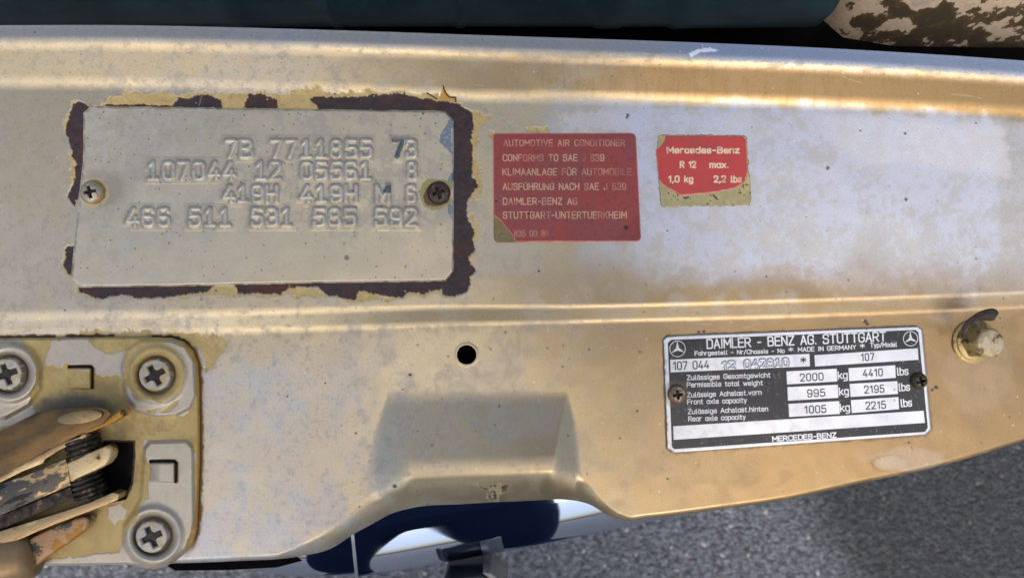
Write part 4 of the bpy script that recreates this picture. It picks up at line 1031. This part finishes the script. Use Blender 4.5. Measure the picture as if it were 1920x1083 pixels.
# ================================================================== CHROME MOULDING under the front edge
M_chrome = bpy.data.materials.new('chrome'); M_chrome.use_nodes = True
_b = M_chrome.node_tree.nodes['Principled BSDF']; _b.inputs['Metallic'].default_value = 1; _b.inputs['Base Color'].default_value = (.52, .60, .74, 1); _b.inputs['Roughness'].default_value = .045
_nt = M_chrome.node_tree; _tc = nd(_nt, 'ShaderNodeTexCoord'); _n = nd(_nt, 'ShaderNodeTexNoise'); _n.inputs['Scale'].default_value = 60; _n.inputs['Detail'].default_value = 4
_nt.links.new(_tc.outputs['Object'], _n.inputs['Vector']); _r = nd(_nt, 'ShaderNodeMapRange'); _r.inputs[1].default_value = .45; _r.inputs[2].default_value = .75; _r.inputs[3].default_value = .02; _r.inputs[4].default_value = .07
_nt.links.new(_n.outputs[0], _r.inputs[0]); _nt.links.new(_r.outputs[0], _b.inputs['Roughness'])
CZ = -62.0
lower_line = interp([(240, 1020), (430, 1060), (560, 1080), (672, 1074), (830, 1048), (990, 1019), (1150, 986), (1260, 962), (1400, 930)])
def chrome_piece(name, x0, x1, grow):
    ds = np.linspace(0, 1, 70); prof = []
    # profile from the front rim (d = 0) back: tangent tilt eases from vertical to level
    d = 0; z = 0; out = [(0, -26)]
    for i in range(90):
        t = i / 89
        tiltv = R(27) + R(63) * (1 - t) ** 1.15
        out.append((d, z)); d += 1.55 * math.cos(tiltv); z += 1.55 * math.sin(tiltv)
    out.append((d + 30, z + 8)); out.append((d + 120, z + 14)); zt = max(o[1] for o in out)
    xs = np.linspace(x0, x1, 90)
    P = []
    for x in xs:
        y0 = lower_line(x); s = (lower_line(x + 2) - lower_line(x - 2)) / 4; nx, ny = s, -1; L = math.hypot(nx, ny); nx /= L; ny /= L; nx = -nx * -1
        P.append([unproj(x + (nx) * (dd - grow), float(y0) + ny * (dd - grow), CZ - zt + zz + grow * .6) for dd, zz in out])
    me = grid_mesh(name, np.array(P)); me.flip_normals()
    return link(name, me, M_chrome)
grille = empty('chrome_moulding', unproj(800, 1000, CZ), 'polished chrome moulding showing through the notch below the panel', 'car trim')
joint = chrome_piece('joint_cover', 665, 671, 9); joint.data.materials[0] = simple('pale_joint', (.55, .58, .62), .3, .7)
adopt(grille, joint, chrome_piece('long_strip', 668, 1400, 6), chrome_piece('end_strip', 240, 671, 0))
# the small dark chrome upright below the moulding
M_gloss = bpy.data.materials.new('dark_gloss'); M_gloss.use_nodes = True
_b = M_gloss.node_tree.nodes['Principled BSDF']; _b.inputs['Base Color'].default_value = (.018, .022, .028, 1); _b.inputs['Metallic'].default_value = 0; _b.inputs['Roughness'].default_value = .25
post = empty('grille_upright', unproj(890, 1075, -120), 'small glossy dark upright with a pale rim below the chrome moulding', 'car trim')
prism('face', [(834, 1074), (840, 1064), (900, 1058), (914, 1058), (926, 1066), (940, 1085), (944, 1140), (826, 1140)], -240, -120, M_gloss, post, 5)
prism('rim', [(906, 1052), (922, 1053), (938, 1064), (952, 1085), (956, 1140), (944, 1140), (940, 1085), (925, 1066), (913, 1058)], -240, -116, simple('dull_rim', (.30, .29, .26), .35, .6), post, 2)

# ================================================================== black sheets added for the shade inside and behind the panel
M_in = worn_mat('shade_black', [(0, (.003, .003, .003)), (.5, (.005, .004, .004))], scale=40, rough=.9, metal=0, spec=.03)  # near-black, so the sheets below read as deep shade
adopt_in = prism('inner_shade_sheet', [(-380, 130), (1000, 130), (2300, 190), (2300, 560), (1700, 800), (1200, 900), (-380, 960)], -86, -80, M_in, panel, 1)  # added black sheet, keeps the hole dark
prism('gap_shade_strip', [(290, 1046), (545, 1036), (566, 1050), (520, 1062), (430, 1067), (330, 1068)], -42, -36, M_in, panel, 1)  # added black strip, paints the shadow gap under the front edge
shade_sheet = prism('gap_shade_sheet', [(-1200, -700), (3100, -700), (3100, 150), (-1200, 110)], -300, -290, M_in, panel, 2); shade_sheet.parent = None  # added black sheet, stands in for the shade behind the rear edge
tag(shade_sheet, 'black sheet added to darken the gap between the radiator tank and the panel', 'shade_sheet')
# ================================================================== behind the rear edge: radiator tank and peeling duct
M_tank = worn_mat('dusty_black_tank', [(0, (.002, .009, .012)), (.45, (.006, .024, .032)), (.62, (.012, .040, .050))], scale=22, rough=.42, metal=.1, bump=.1, sharp=.15)
def xlathe(name, c, z, prof, mat, seg=72):
    ang = np.linspace(0, 2 * math.pi, seg, endpoint=False)
    o0 = unproj(c[0], c[1], z)
    P = np.array([[(o0[0] + t * S, o0[1] + r * S * math.cos(q), o0[2] + r * S * math.sin(q)) for q in ang] for t, r in prof])
    me = grid_mesh(name, P, None, wrap=True)
    bmx = bmesh.new(); bmx.from_mesh(me); bmesh.ops.recalc_face_normals(bmx, faces=bmx.faces); bmx.to_mesh(me); bmx.free()
    return link(name, me, mat)
tank = xlathe('radiator_tank', (960, -62), -150, [(-1900, 1), (-1900, 100), (-1100, 118), (-600, 118), (-590, 121), (-560, 121), (-550, 118), (-380, 118), (-376, 121), (-362, 121), (-358, 118), (-120, 118), (-116, 121), (-102, 121), (-98, 118), (170, 118), (180, 122), (225, 122), (236, 118), (330, 118), (342, 123), (380, 121), (640, 118), (660, 100), (660, 1)], M_tank)
tag(tank, 'dark teal radiator tank running behind the panel along the top edge', 'radiator')
M_duct = worn_mat('peeling_olive_duct', [(0, T(*lin(64, 54, 36))), (.46, T(*lin(80, 66, 42))), (.51, T(*lin(190, 172, 150))), (.60, T(*lin(172, 158, 148))), (.72, T(*lin(180, 164, 150)))], scale=60, rough=.6, metal=.1, sharp=.012, bump=.8)
_nt = M_duct.node_tree; _cr = next(n for n in _nt.nodes if n.type == 'VALTORGB'); _src = _cr.inputs[0].links[0].from_socket
_tc = nd(_nt, 'ShaderNodeTexCoord'); _sx = nd(_nt, 'ShaderNodeSeparateXYZ'); _nt.links.new(_tc.outputs['Object'], _sx.inputs[0])
_my = nd(_nt, 'ShaderNodeMath', operation='MULTIPLY_ADD'); _my.inputs[1].default_value = 14; _my.inputs[2].default_value = -14 * .117; _nt.links.new(_sx.outputs[1], _my.inputs[0])
_cl = nd(_nt, 'ShaderNodeClamp'); _cl.inputs[1].default_value = -.25; _cl.inputs[2].default_value = .12; _nt.links.new(_my.outputs[0], _cl.inputs[0])
_ad = nd(_nt, 'ShaderNodeMath', operation='ADD'); _nt.links.new(_src, _ad.inputs[0]); _nt.links.new(_cl.outputs[0], _ad.inputs[1]); _nt.links.new(_ad.outputs[0], _cr.inputs[0])
duct = xlathe('air_duct', (1990, -196), -380, [(-620, 1), (-620, 330), (-560, 380), (-440, 400), (0, 404), (700, 404), (700, 1)], M_duct)
tag(duct, 'rusty olive duct with flaking pinkish paint in the top right corner', 'duct')

# ================================================================== the photographer leaning over the panel (mirrored in the chrome)
def make_person():
    G = GZ
    J = {'pelvis': (0, -.62, G + .93, .17, .12), 'waist': (0, -.58, G + 1.06, .16, .12), 'chest': (0, -.50, G + 1.24, .185, .13), 'collar': (0, -.42, G + 1.40, .11, .085), 'neck': (0, -.37, G + 1.47, .058, .058),
         'jaw': (0, -.32, G + 1.52, .068, .075), 'skull': (0, -.31, G + 1.61, .078, .09), 'crown': (0, -.325, G + 1.67, .055, .062)}
    E = [('pelvis', 'waist'), ('waist', 'chest'), ('chest', 'collar'), ('collar', 'neck'), ('neck', 'jaw'), ('jaw', 'skull'), ('skull', 'crown')]
    for s, k in ((-1, 'a'), (1, 'b')):
        J['sh' + k] = (s * .195, -.43, G + 1.36, .068, .068); J['el' + k] = (s * .27, -.36, G + 1.10, .05, .05); J['wr' + k] = (s * .125, -.13, G + .865, .028, .032); J['pa' + k] = (s * .105, -.055, G + .835, .030, .022)
        E += [('collar', 'sh' + k), ('sh' + k, 'el' + k), ('el' + k, 'wr' + k), ('wr' + k, 'pa' + k)]
        for i, (dx, dy, dz) in enumerate(((-.030, .022, .000), (-.034, .040, -.004), (-.032, .058, -.006), (-.026, .072, -.008))):
            J[f'k{i}{k}'] = (s * (.105 + dx * .35), -.055 + dy * .8, G + .832 + dz, .009, .009); J[f'f{i}{k}'] = (s * (.105 + dx * .9), -.055 + dy, G + .822 + dz, .0075, .0075)
            E += [('pa' + k, f'k{i}{k}'), (f'k{i}{k}', f'f{i}{k}')]
        J['th' + k] = (s * .083, -.022, G + .848, .010, .010); E += [('pa' + k, 'th' + k)]
        J['hip' + k] = (s * .09, -.62, G + .86, .098, .098); J['kn' + k] = (s * .11, -.60, G + .48, .062, .062); J['an' + k] = (s * .12, -.64, G + .09, .042, .042); J['toe' + k] = (s * .14, -.50, G + .035, .042, .034)
        E += [('pelvis', 'hip' + k), ('hip' + k, 'kn' + k), ('kn' + k, 'an' + k), ('an' + k, 'toe' + k)]
    names = list(J)
    me = bpy.data.meshes.new('person'); me.from_pydata([J[n][:3] for n in names], [(names.index(a), names.index(b)) for a, b in E], [])
    o = bpy.data.objects.new('person', me); C.objects.link(o)
    o.modifiers.new('skin', 'SKIN'); sk = me.skin_vertices[0].data if me.skin_vertices else None
    if sk is None:
        bm = bmesh.new(); bm.from_mesh(me); lay = bm.verts.layers.skin.verify(); bm.to_mesh(me); bm.free(); sk = me.skin_vertices[0].data
    for i, n in enumerate(names):
        sk[i].radius = J[n][3:5]; sk[i].use_root = (n == 'pelvis')
    sb = o.modifiers.new('sub', 'SUBSURF'); sb.levels = 2; sb.render_levels = 2
    dg = bpy.context.evaluated_depsgraph_get(); dg.update()
    m2 = bpy.data.meshes.new_from_object(o.evaluated_get(dg))
    o.modifiers.clear(); o.data = m2; m2.name = 'person'
    for m in (simple('dark_jacket', (.012, .028, .085), .8), simple('dark_trousers', (.008, .018, .06), .85), simple('skin', (.42, .24, .17), .5)): m2.materials.append(m)
    for p in m2.polygons:
        c = p.center; p.use_smooth = True
        p.material_index = 2 if (c.z > G + 1.46 or c.y > -.15) else (1 if c.z < G + .95 else 0)
    # nose, ears, hair
    hb = bmesh.new(); bmesh.ops.create_icosphere(hb, subdivisions=4, radius=1)
    for v in hb.verts:
        j = .06 * (fbm(np.array([v.co.x * 40 + 50]), np.array([v.co.y * 40 + v.co.z * 31 + 50]), 6, 3, 160)[0] - .5)
        v.co = Vector((v.co.x * .088 * (1 + j), v.co.y * .103 * (1 + j), v.co.z * .078 * (1 + j) if v.co.z > -.2 else -.016)) + Vector((0, -.33, G + 1.645))
    for f in hb.faces: f.smooth = True
    hm = bpy.data.meshes.new('hair'); hb.to_mesh(hm); hb.free(); h = link('hair', hm, simple('dark_hair', (.02, .015, .012), .6), o)
    o.location.x = -.045
    tag(o, 'photographer in dark clothes, a dark shape mirrored in the chrome moulding', 'person')
make_person()
bmp = bmesh.new(); bmesh.ops.create_cube(bmp, size=1)
for v in bmp.verts: v.co = Vector((v.co.x * .160, v.co.y * .075, v.co.z * .008))
bmesh.ops.bevel(bmp, geom=bmp.edges[:], offset=.003, segments=3, affect='EDGES')
pm = bpy.data.meshes.new('smartphone'); bmp.to_mesh(pm); bmp.free()
ph = link('smartphone', pm, simple('phone_case', (.02, .02, .024), .35)); ph.location = (.045, -.012, D + .014)
tag(ph, 'black smartphone held flat over the panel by the photographer', 'phone')
